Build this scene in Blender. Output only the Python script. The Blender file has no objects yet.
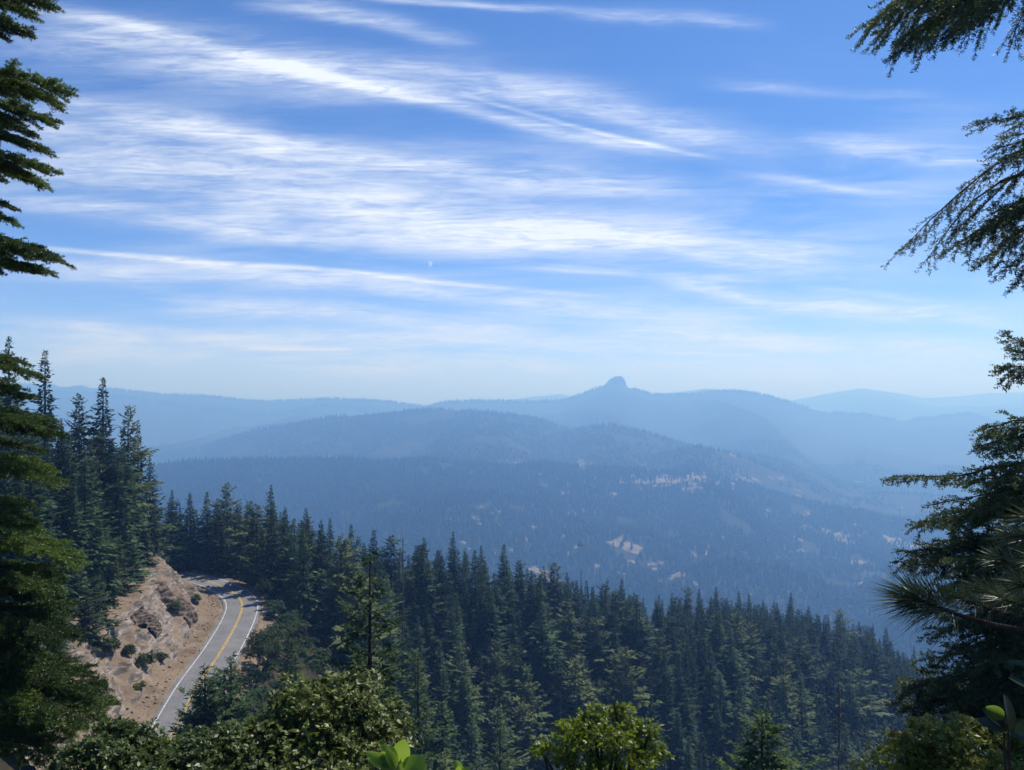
import bpy, math, random
import numpy as np
from mathutils import Vector

# ------------------------------------------------------------------ scene, camera, sky, sun
S = bpy.context.scene
C = S.collection
R = math.radians
F = 760.0                      # focal length in picture pixels
HORIZON = 410.0                # eye level row
cam_d = bpy.data.cameras.new('camera')
cam = bpy.data.objects.new('camera', cam_d); C.objects.link(cam)
cam.location = (0, 0, 0); cam.rotation_euler = (R(90), 0, 0)
cam_d.sensor_width = 36; cam_d.lens = 36 * F / 1024
cam_d.shift_y = (HORIZON - 385) / 1024
cam_d.clip_start = 0.05; cam_d.clip_end = 150000
S.camera = cam

SUN_AZ, SUN_EL = 46.0, 56.0    # degrees right of the view axis, above the horizon
sd = bpy.data.lights.new('sun', 'SUN'); sd.energy = 5.0; sd.angle = R(0.5); sd.color = (1, .965, .92)
sun = bpy.data.objects.new('sun', sd); C.objects.link(sun)
SV = Vector((math.sin(R(SUN_AZ)) * math.cos(R(SUN_EL)), math.cos(R(SUN_AZ)) * math.cos(R(SUN_EL)), math.sin(R(SUN_EL))))
sun.rotation_euler = SV.to_track_quat('Z', 'Y').to_euler()
sun.location = (0, 0, 900)

S.view_settings.view_transform = 'Standard'; S.view_settings.look = 'None'
S.view_settings.exposure = 0.22; S.view_settings.gamma = 1; S.view_settings.use_curve_mapping = False
S.cycles.use_denoising = True
try:
    S.cycles.denoiser = 'OPENIMAGEDENOISE'; S.cycles.denoising_input_passes = 'RGB_ALBEDO_NORMAL'
except Exception: pass
S.cycles.max_bounces = 6; S.cycles.diffuse_bounces = 2; S.cycles.glossy_bounces = 1
S.cycles.transmission_bounces = 2; S.cycles.volume_bounces = 1; S.cycles.transparent_max_bounces = 4
S.cycles.use_adaptive_sampling = False

W = bpy.data.worlds.new('World'); S.world = W; W.use_nodes = True
class NT:
    """small helper for building node trees"""
    def __init__(s, tree): s.t = tree; s.n = tree.nodes; s.l = tree.links
    def put(s, sock, v):
        if isinstance(v, bpy.types.NodeSocket): s.l.new(v, sock)
        elif v is not None: sock.default_value = v
    def math(s, op, a, b=None, c=None, clamp=False):
        n = s.n.new('ShaderNodeMath'); n.operation = op; n.use_clamp = clamp
        for i, v in enumerate((a, b, c)): s.put(n.inputs[i], v)
        return n.outputs[0]
    def curve(s, x, pts):
        n = s.n.new('ShaderNodeFloatCurve'); cu = n.mapping.curves[0]
        n.mapping.use_clip = True
        cu.points[0].location = pts[0]; cu.points[1].location = pts[-1]
        for p in pts[1:-1]: cu.points.new(*p)
        for p in cu.points: p.handle_type = 'AUTO'
        n.mapping.update(); s.put(n.inputs['Value'], x)
        return n.outputs[0]
    def noise(s, vec, scale, detail=4, rough=.55, dist=0.0, out='Fac'):
        n = s.n.new('ShaderNodeTexNoise'); s.put(n.inputs['Vector'], vec)
        n.inputs['Scale'].default_value = scale; n.inputs['Detail'].default_value = detail
        n.inputs['Roughness'].default_value = rough; n.inputs['Distortion'].default_value = dist
        return n.outputs[out]
    def mapping(s, vec, loc=(0,0,0), rot=(0,0,0), sc=(1,1,1)):
        n = s.n.new('ShaderNodeMapping'); s.put(n.inputs['Vector'], vec)
        n.inputs['Location'].default_value = loc; n.inputs['Rotation'].default_value = rot; n.inputs['Scale'].default_value = sc
        return n.outputs[0]
    def mix(s, f, a, b, mode='MIX'):
        n = s.n.new('ShaderNodeMix'); n.data_type = 'RGBA'; n.blend_type = mode
        s.put(n.inputs[0], f); s.put(n.inputs[6], a); s.put(n.inputs[7], b)
        return n.outputs[2]
    def ramp(s, x, stops):
        n = s.n.new('ShaderNodeValToRGB'); s.put(n.inputs[0], x); e = n.color_ramp.elements
        while len(e) < len(stops): e.new(.5)
        for k, (p, c) in enumerate(stops):
            e[k].position = p; e[k].color = (*c, 1) if len(c) == 3 else c
        return n.outputs[0]
    def step(s, x, a, b):
        n = s.n.new('ShaderNodeMapRange'); n.interpolation_type = 'SMOOTHSTEP'; s.put(n.inputs[0], x)
        n.inputs[1].default_value = a; n.inputs[2].default_value = b
        n.inputs[3].default_value = 0; n.inputs[4].default_value = 1
        return n.outputs[0]
    def xyz(s, x, y, z=0.0):
        n = s.n.new('ShaderNodeCombineXYZ')
        for i, v in enumerate((x, y, z)): s.put(n.inputs[i], v)
        return n.outputs[0]

def build_sky():
    w = NT(W.node_tree); w.n.clear()
    out = w.n.new('ShaderNodeOutputWorld')
    sky = w.n.new('ShaderNodeTexSky'); sky.sky_type = 'NISHITA'; sky.sun_disc = False
    sky.sun_elevation = R(SUN_EL); sky.sun_rotation = R(SUN_AZ)
    sky.altitude = 1400; sky.air_density = 1.0; sky.dust_density = 0.3; sky.ozone_density = 3.0
    tint = w.mix(1.0, sky.outputs[0], (*SKY_TINT, 1), 'MULTIPLY')
    g0 = w.n.new('ShaderNodeTexCoord'); s0 = w.n.new('ShaderNodeSeparateXYZ'); w.put(s0.inputs[0], g0.outputs['Generated'])
    tint = w.mix(w.step(s0.outputs[2], .0, .30), w.mix(1.0, tint, (1.90, 1.34, 1.30, 1), 'MULTIPLY'), tint)      # clean mountain air: bluer than the model towards the horizon
    bg = w.n.new('ShaderNodeBackground'); w.put(bg.inputs[0], tint); bg.inputs[1].default_value = SKY_STRENGTH
    # high cirrus: bands laid along compass directions on the sky, frayed by stretched noise
    tc = w.n.new('ShaderNodeTexCoord'); sep = w.n.new('ShaderNodeSeparateXYZ'); w.put(sep.inputs[0], tc.outputs['Generated'])
    x, y, z = sep.outputs
    ys = w.math('MAXIMUM', y, 0.05)
    p = w.math('DIVIDE', x, ys); q = w.math('DIVIDE', z, ys)
    u = w.math('MULTIPLY_ADD', p, F / 1024, 0.5)                       # 0..1 across the view's azimuths
    v = w.math('MULTIPLY_ADD', q, -F / 770, HORIZON / 770)             # 0 high .. horizon
    uv = w.xyz(w.math('MULTIPLY', u, 10.24), w.math('MULTIPLY', v, 7.7))
    fib = w.mapping(uv, rot=(0, 0, R(-9)), sc=(.42, 3.4, 1))
    n1 = w.noise(fib, 1.0, 7, .62, .5)
    fib2 = w.mapping(uv, loc=(3, 1, 0), rot=(0, 0, R(-14)), sc=(1.3, 11.0, 1))
    n2 = w.noise(fib2, 1.5, 7, .62, 1.2)
    big = w.noise(w.mapping(uv, loc=(7, 2, 0), sc=(.5, .9, 1)), .9, 3, .5)
    warp = w.math('MULTIPLY', w.math('SUBTRACT', w.noise(w.mapping(uv, sc=(.8, 1.4, 1)), 1.1, 5, .6), .5), .018)
    vw = w.math('ADD', v, warp)
    total = None
    for pts, wid, amp, soft in STREAKS:
        xs = [a / 1024 for a, b in pts]
        cy = w.curve(u, [(max(0, xs[0]), pts[0][1] / 770)] + [(a / 1024, b / 770) for a, b in pts[1:]])
        d = w.math('SUBTRACT', vw if soft else w.math('MULTIPLY_ADD', warp, .25, v), cy)
        e = w.math('DIVIDE', d, wid / 770)
        up = w.math('LESS_THAN', e, 0.0)
        e = w.math('MULTIPLY', e, w.math('MULTIPLY_ADD', up, -.35 if soft else -.1, 1.15))   # feathered upper edge
        g = w.math('POWER', 2.718, w.math('MULTIPLY', w.math('MULTIPLY', e, e), -1.0))
        x0, x1 = xs[0], xs[-1]; L = x1 - x0
        g = w.math('MULTIPLY', g, w.step(u, x0 - .05, x0 + .16 * L))
        g = w.math('MULTIPLY', g, w.math('SUBTRACT', 1.0, w.step(u, x1 - .32 * L, x1 + .02)))
        g = w.math('MULTIPLY', g, amp)
        total = g if total is None else w.math('ADD', total, g)
    fr = w.math('MULTIPLY_ADD', w.step(n1, .32, .66), .85, .30)
    fr2 = w.math('MULTIPLY_ADD', w.step(n2, .30, .68), .75, .55)
    dens = w.math('MULTIPLY', w.math('MULTIPLY', total, fr), fr2)
    veil = w.math('MULTIPLY', w.math('MULTIPLY', w.step(n1, .35, .75), w.step(big, .26, .62)), .40)
    dens = w.math('ADD', dens, w.math('MULTIPLY', veil, w.step(v, .02, .28)))
    fine = w.noise(w.mapping(uv, loc=(1, 5, 0), rot=(0, 0, R(-11)), sc=(.9, 16, 1)), 2.6, 6, .7, .8)
    dens = w.math('MULTIPLY', dens, w.math('MULTIPLY_ADD', w.step(fine, .3, .7), .22, .86))
    dens = w.math('DIVIDE', dens, w.math('MULTIPLY_ADD', dens, .38, .92))
    ahead = w.step(y, .05, .3)
    dens = w.math('MULTIPLY', dens, ahead, clamp=True)
    dens = w.math('MULTIPLY', dens, w.math('SUBTRACT', 1.0, w.math('MULTIPLY', w.step(v, .49, .54), .5)))
    # pale day moon
    mu = w.math('MULTIPLY', w.math('SUBTRACT', u, 429.5 / 1024), 1024); mv = w.math('MULTIPLY', w.math('SUBTRACT', v, 264.0 / 770), 770)
    rr = w.math('SQRT', w.math('ADD', w.math('MULTIPLY', mu, mu), w.math('MULTIPLY', mv, mv)))
    moon = w.math('MULTIPLY', w.math('SUBTRACT', 1.0, w.step(rr, 2.2, 3.4)), w.step(mu, -2.5, 1.5))
    moon = w.math('MULTIPLY', w.math('MULTIPLY', moon, ahead), .35)
    dens = w.math('ADD', dens, moon, clamp=True)
    cl = w.n.new('ShaderNodeBackground'); cl.inputs[0].default_value = (*CLOUD_COLOR, 1); cl.inputs[1].default_value = 1.0
    mx = w.n.new('ShaderNodeMixShader'); w.put(mx.inputs[0], dens); w.l.new(bg.outputs[0], mx.inputs[1]); w.l.new(cl.outputs[0], mx.inputs[2])
    w.l.new(mx.outputs[0], out.inputs[0])
    try: W.cycles.sampling_method = 'MANUAL'; W.cycles.sample_map_resolution = 1024
    except Exception: pass

SKY_TINT = (0.47, 0.74, 1.15)
SKY_STRENGTH = 0.10
CLOUD_COLOR = (0.80, 0.86, 0.96)
STREAKS = [  # direction track (in view pixels of a level 26 mm view), half width, density, frayed
    ([(0, 4), (60, 12), (130, 25), (200, 44), (300, 70), (400, 95), (470, 110), (512, 121), (600, 140), (720, 158)], 7, 1.15, 0),
    ([(480, 100), (530, 114), (580, 128), (640, 143), (715, 158)], 2.6, .85, 0),
    ([(60, 30), (200, 55), (330, 74), (430, 84), (512, 92), (600, 110), (670, 130), (760, 149), (830, 154)], 15, .80, 1),
    ([(0, 45), (90, 52), (200, 66), (330, 88), (430, 112)], 26, .34, 1),
    ([(270, 6), (330, 13), (380, 24), (430, 36), (480, 44)], 8, .52, 1),
    ([(380, -2), (450, 3), (512, 8), (560, 9), (600, 13)], 4, .55, 0),
    ([(590, 16), (660, 19), (710, 20), (770, 26)], 6, .35, 1),
    ([(50, 104), (120, 116), (200, 131), (300, 151), (400, 166), (512, 178), (620, 186), (700, 196), (765, 214)], 11, .82, 1),
    ([(0, 160), (90, 172), (170, 178), (270, 195), (400, 212), (512, 224), (650, 243), (800, 258), (960, 270)], 21, .95, 1),
    ([(0, 195), (90, 210), (200, 225), (330, 234), (450, 240), (600, 250), (760, 262)], 14, .78, 1),
    ([(0, 244), (100, 253), (200, 262), (330, 270), (420, 281), (512, 289), (640, 299)], 2.6, .9, 0),
    ([(140, 262), (260, 270), (330, 274), (400, 277), (470, 286)], 4, .40, 1),
    ([(40, 270), (150, 276), (250, 280), (400, 292), (512, 300), (600, 306)], 10, .70, 1),
    ([(190, 312), (280, 313), (350, 314), (440, 324), (560, 330)], 8, .85, 1),
    ([(20, 322), (130, 330), (250, 345), (330, 350), (420, 353)], 6, .62, 1),
    ([(520, 268), (590, 271), (660, 275), (770, 283)], 3.6, .50, 0),
    ([(670, 280), (710, 290), (760, 302), (820, 308), (900, 313), (1020, 322)], 10, .85, 1),
    ([(600, 328), (720, 338), (800, 345), (940, 350), (1023, 353)], 9, .75, 1),
    ([(480, 308), (600, 312), (700, 316), (790, 326)], 10, .6, 1),
    ([(835, 146), (880, 150), (930, 156), (1000, 162)], 9, .75, 1),
    ([(760, 176), (800, 181), (850, 190), (900, 192)], 3.6, .34, 0),
    ([(820, 289), (860, 292), (910, 298)], 3, .40, 0),
    ([(740, 88), (820, 91), (880, 94), (950, 96)], 5, .28, 1),
    ([(0, 360), (200, 352), (420, 362), (640, 356), (860, 366), (1023, 360)], 12, .65, 1),
    ([(0, 338), (160, 341), (300, 336), (520, 343), (760, 356), (1023, 366)], 7, .5, 1),
    ([(300, 372), (480, 368), (700, 374), (1023, 376)], 7, .45, 1),
    ([(0, 122), (120, 140), (260, 165), (420, 188)], 22, .40, 1),
]
build_sky()

# ------------------------------------------------------------------ helpers
rng = np.random.default_rng(11)
random.seed(7)

def px(x, y, Y):
    """the point at depth Y that lies in direction (x, y) of the level view"""
    return np.array([(x - 512) / F * Y, Y, (HORIZON - y) / F * Y])

def mesh_obj(name, V, polys, mat, parent=None, smooth=False):
    """polys: list of int arrays (m,k); one mesh object"""
    V = np.asarray(V, np.float32)
    me = bpy.data.meshes.new(name)
    me.vertices.add(len(V)); me.vertices.foreach_set('co', V.ravel())
    polys = [np.asarray(p, np.int32) for p in polys if len(p)]
    nl = sum(p.size for p in polys); npoly = sum(len(p) for p in polys)
    me.loops.add(nl); me.polygons.add(npoly)
    me.loops.foreach_set('vertex_index', np.concatenate([p.ravel() for p in polys]))
    tot = np.concatenate([np.full(len(p), p.shape[1], np.int32) for p in polys])
    st = np.concatenate([[0], np.cumsum(tot)[:-1]]).astype(np.int32)
    me.polygons.foreach_set('loop_start', st)
    me.polygons.foreach_set('loop_total', tot)
    if smooth: me.polygons.foreach_set('use_smooth', np.ones(npoly, bool))
    me.update(calc_edges=True)
    if mat: me.materials.append(mat)
    o = bpy.data.objects.new(name, me); C.objects.link(o)
    if parent: o.parent = parent
    return o

class Geo:
    """collects vertices and faces"""
    def __init__(s): s.v = []; s.f = {}; s.n = 0
    def add(s, V, Fc):
        V = np.asarray(V, float).reshape(-1, 3); Fc = np.asarray(Fc, int)
        s.v.append(V); s.f.setdefault(Fc.shape[1], []).append(Fc + s.n); s.n += len(V)
    def tube(s, pts, rad, k=6, cap=True):
        pts = np.asarray(pts, float); n = len(pts); rad = np.broadcast_to(rad, n)
        t = np.gradient(pts, axis=0); t /= np.linalg.norm(t, axis=1)[:, None] + 1e-9
        up = np.where(np.abs(t[:, 2:3]) > .9, [[1., 0, 0]], [[0, 0, 1.]])
        a = np.cross(t, up); a /= np.linalg.norm(a, axis=1)[:, None] + 1e-9
        b = np.cross(t, a); th = np.linspace(0, 2 * np.pi, k, endpoint=False)
        V = pts[:, None] + rad[:, None, None] * (np.cos(th)[None, :, None] * a[:, None] + np.sin(th)[None, :, None] * b[:, None])
        i = np.arange(n - 1)[:, None] * k; j = np.arange(k)[None]; j2 = (j + 1) % k
        Q = np.stack([i + j, i + j2, i + k + j2, i + k + j], -1).reshape(-1, 4)
        s.add(V.reshape(-1, 3), Q)
    def polys(s): return [np.concatenate(x) for x in s.f.values()]
    def V(s): return np.concatenate(s.v)
    def build(s, name, mat, parent=None, smooth=False):
        return mesh_obj(name, s.V(), s.polys(), mat, parent, smooth)

def kites(base, d, side, length, width, bend=None):
    """leaf shaped quads: base point, direction, side vector"""
    base = np.asarray(base, float); L = np.asarray(length)[:, None]; Wd = np.asarray(width)[:, None]
    m = base + d * L * .42
    if bend is None: tip = base + d * L
    else: tip = base + d * L + bend
    V = np.stack([base, m + side * Wd * .5, tip, m - side * Wd * .5], 1).reshape(-1, 3)
    return V, np.arange(len(V)).reshape(-1, 4)

def unit(a): return a / (np.linalg.norm(a, axis=-1, keepdims=True) + 1e-9)

def empty(name, loc, label=None, cat=None, group=None):
    o = bpy.data.objects.new(name, None); C.objects.link(o); o.location = loc; o.empty_display_size = .3
    tag(o, label, cat, group)
    return o
def tag(o, label=None, cat=None, group=None, kind=None):
    if label: o['label'] = label
    if cat: o['category'] = cat
    if group: o['group'] = group
    if kind: o['kind'] = kind
    return o

# lattice noise
_T = np.random.default_rng(5).random((256, 256))
def vn(x, y):
    x = np.asarray(x, float); y = np.asarray(y, float)
    xi = np.floor(x).astype(int); yi = np.floor(y).astype(int); fx = x - xi; fy = y - yi
    fx = fx * fx * (3 - 2 * fx); fy = fy * fy * (3 - 2 * fy)
    a = _T[xi & 255, yi & 255]; b = _T[(xi + 1) & 255, yi & 255]; c = _T[xi & 255, (yi + 1) & 255]; d = _T[(xi + 1) & 255, (yi + 1) & 255]
    return (a * (1 - fx) + b * fx) * (1 - fy) + (c * (1 - fx) + d * fx) * fy
def fbm(x, y, o=4, g=.5):
    s = 0; a = 1; t = 0
    for k in range(o):
        s = s + a * (vn(x * 2 ** k + 17.3 * k, y * 2 ** k + 9.1 * k) - .5); t += a; a *= g
    return s / t * 2
def sstep(x, a, b):
    t = np.clip((x - a) / (b - a), 0, 1); return t * t * (3 - 2 * t)

# ------------------------------------------------------------------ materials
def principled(name):
    m = bpy.data.materials.new(name); m.use_nodes = True; t = NT(m.node_tree)
    b = t.n['Principled BSDF']; return m, t, b
def leaf_mat(name, dark, light, rough=.55, trans=.3, spec=.3, scale=3.0, tcol=None):
    m, t, b = principled(name)
    tc = t.n.new('ShaderNodeTexCoord'); oi = t.n.new('ShaderNodeObjectInfo')
    n = t.noise(tc.outputs['Object'], scale, 3, .6)
    geo = t.n.new('ShaderNodeNewGeometry')
    f = t.math('ADD', t.math('MULTIPLY', n, .55), t.math('MULTIPLY', geo.outputs['Random Per Island'], .5))
    f = t.math('ADD', f, t.math('MULTIPLY', t.math('SUBTRACT', oi.outputs['Random'], .5), .60), clamp=True)
    col = t.ramp(f, [(.2, dark), (.85, light)])
    hue = t.math('FRACT', t.math('MULTIPLY', oi.outputs['Random'], 7.31))
    col = t.mix(t.step(hue, .55, 1.0), col, t.mix(1.0, col, (1.16, 1.08, .88, 1), 'MULTIPLY'))
    t.put(b.inputs['Base Color'], col); b.inputs['Roughness'].default_value = rough
    b.inputs['Specular IOR Level'].default_value = spec
    tr = t.n.new('ShaderNodeBsdfTranslucent')
    if tcol: t.put(tr.inputs[0], t.mix(.6, col, (*tcol, 1)))
    else: t.put(tr.inputs[0], col)
    mx = t.n.new('ShaderNodeMixShader'); mx.inputs[0].default_value = trans
    t.l.new(b.outputs[0], mx.inputs[1]); t.l.new(tr.outputs[0], mx.inputs[2])
    t.l.new(mx.outputs[0], t.n['Material Output'].inputs[0])
    return m
def bark_mat(name, a, b_, scale=6):
    m, t, b = principled(name)
    tc = t.n.new('ShaderNodeTexCoord')
    n = t.noise(t.mapping(tc.outputs['Object'], sc=(1, 1, .25)), scale, 5, .65)
    t.put(b.inputs['Base Color'], t.ramp(n, [(.3, a), (.7, b_)])); b.inputs['Roughness'].default_value = .9
    b.inputs['Specular IOR Level'].default_value = .1
    return m
M_fir = leaf_mat('fir_needles', (.012, .030, .013), (.080, .132, .054), spec=.12, rough=.7)
M_pine = leaf_mat('pine_needles', (.024, .042, .019), (.118, .155, .062), spec=.10, rough=.7)
M_pale = leaf_mat('pale_conifer_needles', (.030, .058, .018), (.095, .150, .046), spec=.2, rough=.65)
M_far = leaf_mat('far_forest_foliage', (.018, .030, .016), (.030, .046, .024), spec=.03, rough=.9, trans=.1, scale=.02)
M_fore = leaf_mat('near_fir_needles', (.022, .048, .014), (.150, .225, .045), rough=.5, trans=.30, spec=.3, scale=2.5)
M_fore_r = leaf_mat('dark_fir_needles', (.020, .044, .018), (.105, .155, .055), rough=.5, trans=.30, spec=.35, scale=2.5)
M_tuft = leaf_mat('long_pine_needles', (.026, .048, .022), (.082, .120, .052), rough=.42, trans=.3, spec=.5, scale=2)
M_manz = leaf_mat('shrub_leaves', (.058, .090, .020), (.195, .240, .062), rough=.44, trans=.36, spec=.5, scale=1.6, tcol=(.12, .17, .04))
M_lime = leaf_mat('bright_shrub_leaves', (.075, .120, .008), (.180, .250, .022), rough=.4, trans=.50, spec=.5, scale=2.5, tcol=(.24, .33, .02))
M_yel = leaf_mat('yellow_green_leaves', (.085, .105, .014), (.220, .240, .034), rough=.45, trans=.42, spec=.4, scale=2.5)
M_big = leaf_mat('broad_leaf', (.090, .150, .018), (.150, .220, .034), rough=.38, trans=.62, spec=.45, scale=8, tcol=(.46, .66, .07))
M_bigd = leaf_mat('dark_broad_leaf', (.020, .038, .018), (.046, .072, .030), rough=.35, trans=.15, spec=.45, scale=8)
M_bark = bark_mat('conifer_bark', (.030, .024, .020), (.085, .068, .055))
M_twig = bark_mat('twig_bark', (.035, .026, .020), (.085, .066, .052), 14)
M_redbark = bark_mat('red_shrub_bark', (.060, .030, .020), (.120, .070, .050), 12)
M_dead = bark_mat('dead_wood', (.060, .055, .050), (.150, .135, .120))

def ground_material():
    m, t, b = principled('forest_floor')
    g = t.n.new('ShaderNodeNewGeometry'); pos = g.outputs['Position']
    n = t.noise(pos, .012, 8, .6); n2 = t.noise(pos, .35, 6, .65)
    n3 = t.noise(t.mapping(pos, sc=(1, .45, 1)), .022, 6, .68, .4)
    c1 = t.ramp(n, [(.35, (.014, .024, .012)), (.55, (.026, .038, .018)), (.72, (.050, .055, .026))])
    c1 = t.mix(t.math('MULTIPLY', t.step(n3, .54, .68), .5), c1, (.085, .080, .042, 1))
    c2 = t.ramp(n2, [(.3, (.022, .020, .012)), (.55, (.050, .038, .024)), (.75, (.085, .066, .044))])
    dist = t.n.new('ShaderNodeVectorMath'); dist.operation = 'LENGTH'; t.put(dist.inputs[0], pos)
    t.put(b.inputs['Base Color'], t.mix(t.math('MULTIPLY_ADD', t.step(dist.outputs['Value'], 250, 700), -.40, .80), c1, c2)); b.inputs['Roughness'].default_value = .95
    b.inputs['Specular IOR Level'].default_value = .05
    return m
def dirt_material():
    m, t, b = principled('cut_bank_dirt')
    g = t.n.new('ShaderNodeNewGeometry'); pos = g.outputs['Position']
    str_ = t.mapping(pos, rot=(0, R(38), R(-20)), sc=(.55, .55, 2.4))
    n = t.noise(pos, .22, 7, .62); s = t.noise(str_, .55, 7, .68, .6); f = t.noise(pos, 2.6, 5, .7)
    c = t.ramp(n, [(.28, (.100, .070, .044)), (.5, (.172, .126, .084)), (.72, (.242, .188, .132))])
    rock = t.ramp(s, [(.36, (.035, .032, .030)), (.47, (.13, .11, .092)), (.62, (.34, .285, .235))])
    up = t.n.new('ShaderNodeSeparateXYZ'); t.put(up.inputs[0], g.outputs['Normal'])
    steep = t.math('SUBTRACT', 1.0, t.step(t.math('MULTIPLY_ADD', t.math('SUBTRACT', s, .5), .5, up.outputs[2]), (.60), .86))
    c = t.mix(steep, c, rock)
    c = t.mix(t.math('MULTIPLY', t.step(f, .35, .7), .45), c, t.mix(.5, c, (.30, .235, .175, 1)))
    t.put(b.inputs['Base Color'], c); b.inputs['Roughness'].default_value = .95; b.inputs['Specular IOR Level'].default_value = .1
    bp = t.n.new('ShaderNodeBump'); bp.inputs['Strength'].default_value = .7; bp.inputs['Distance'].default_value = .5
    t.put(bp.inputs['Height'], t.math('ADD', s, t.math('MULTIPLY', f, .35))); t.l.new(bp.outputs[0], b.inputs['Normal'])
    return m
def asphalt_material():
    m, t, b = principled('worn_asphalt')
    g = t.n.new('ShaderNodeNewGeometry'); pos = g.outputs['Position']
    uvn = t.n.new('ShaderNodeUVMap'); sp = t.n.new('ShaderNodeSeparateXYZ'); t.put(sp.inputs[0], uvn.outputs[0])
    n = t.noise(pos, .35, 6, .6); fine = t.noise(pos, 9, 3, .7)
    c = t.ramp(n, [(.3, (.115, .117, .120)), (.7, (.190, .190, .188))])
    lane = t.math('ABSOLUTE', t.math('SUBTRACT', t.math('ABSOLUTE', sp.outputs[0]), 1.75))     # wheel tracks
    track = t.math('MULTIPLY', t.math('SUBTRACT', 1.0, t.step(t.math('ABSOLUTE', t.math('SUBTRACT', lane, .8)), .1, .5)), .35)
    c = t.mix(track, c, (.175, .172, .168, 1))
    wav = t.n.new('ShaderNodeTexVoronoi'); wav.feature = 'DISTANCE_TO_EDGE'; t.put(wav.inputs['Vector'], t.mapping(pos, sc=(.5, .16, 1)))
    crack = t.math('SUBTRACT', 1.0, t.step(wav.outputs[0], .008, .022))
    c = t.mix(t.math('MULTIPLY', crack, .65), c, (.045, .045, .047, 1))
    c = t.mix(t.math('MULTIPLY', fine, .25), c, (.19, .185, .18, 1))
    t.put(b.inputs['Base Color'], c); b.inputs['Roughness'].default_value = .85; b.inputs['Specular IOR Level'].default_value = .25
    return m
def plain(name, a, b_, scale, rough=.8):
    m, t, b = principled(name)
    g = t.n.new('ShaderNodeNewGeometry'); n = t.noise(g.outputs['Position'], scale, 5, .65)
    t.put(b.inputs['Base Color'], t.ramp(n, [(.3, a), (.7, b_)])); b.inputs['Roughness'].default_value = rough
    b.inputs['Specular IOR Level'].default_value = .15
    return m
M_ground = ground_material(); M_dirt = dirt_material(); M_asph = asphalt_material()
M_white = plain('white_road_paint', (.22, .22, .215), (.62, .62, .60), 1.6)
M_yellow = plain('yellow_road_paint', (.30, .20, .05), (.62, .40, .07), 1.6)
M_meadow = plain('dry_grass', (.085, .078, .042), (.27, .215, .135), .045, .95)
M_rock = plain('bank_rock', (.055, .043, .034), (.240, .180, .130), .75, .95)
M_rockb = plain('butte_rock', (.022, .024, .022), (.07, .065, .06), .02, .95)

# ------------------------------------------------------------------ terrain
road_ctrl = np.array([(-33, 48), (-38.5, 70), (-43.2, 90), (-47.1, 107.9), (-50.3, 122.5), (-53.2, 139.3), (-57.2, 158.5),
                      (-61.3, 172.5), (-67.5, 183.5), (-78, 195), (-93, 204), (-112, 210), (-140, 214)], float)
def catmull(P, n=14):
    P = np.vstack([2 * P[0] - P[1], P, 2 * P[-1] - P[-2]]); out = []
    for i in range(1, len(P) - 2):
        t = np.linspace(0, 1, n, endpoint=False)[:, None]; a, b, c, d = P[i - 1:i + 3]
        out.append(.5 * (2 * b + (c - a) * t + (2 * a - 5 * b + 4 * c - d) * t ** 2 + (3 * b - a - 3 * c + d) * t ** 3))
    out.append(P[-2:-1]); return np.vstack(out)
road = catmull(road_ctrl)
seg = np.linalg.norm(np.diff(road, axis=0), axis=1); s_ = np.concatenate([[0], np.cumsum(seg)])
RS = np.arange(0, s_[-1], .5)
RC = np.stack([np.interp(RS, s_, road[:, 0]), np.interp(RS, s_, road[:, 1])], 1)
RTg = unit(np.gradient(RC, axis=0)); 
for _ in range(12): RTg[1:-1] = (RTg[:-2] + RTg[1:-1] + RTg[2:]) / 3
RTg = unit(RTg); RN = np.stack([RTg[:, 1], -RTg[:, 0]], 1)       # to the right of travel
ZR = -44.0
def road_dist(X, Y):
    X = np.asarray(X, float).ravel(); Y = np.asarray(Y, float).ravel()
    d = np.full(len(X), 999.0); s = np.zeros(len(X)); near = np.where((X > -180) & (X < 20) & (Y > 20) & (Y < 260))[0]
    sub = RC[::4]; sn = RN[::4]; sr = RS[::4]
    for k in range(0, len(near), 20000):
        i = near[k:k + 20000]
        D2 = (X[i, None] - sub[None, :, 0]) ** 2 + (Y[i, None] - sub[None, :, 1]) ** 2
        j = D2.argmin(1); dx = X[i] - sub[j, 0]; dy = Y[i] - sub[j, 1]
        sg = np.sign(dx * sn[j, 0] + dy * sn[j, 1]); d[i] = np.sqrt(D2[np.arange(len(i)), j]) * np.where(sg == 0, 1, sg); s[i] = sr[j]
    return d, s
def cross_profile(d, s):
    """height of the road corridor over the road level: cut bank on the left, fill on the right"""
    l = np.maximum(-d - 5.2, 0)
    top = 9.6 + 1.2 * np.sin(s * .06)
    left = .22 * np.minimum(l, 1.6) + 1.02 * np.clip(l - 1.6, 0, top) + .32 * np.maximum(l - 1.6 - top, 0)
    r = np.maximum(d - 6.5, 0)
    return np.where(d < 0, left, -.12 * np.clip(d - 4, 0, 2.5) - .58 * r)

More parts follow.
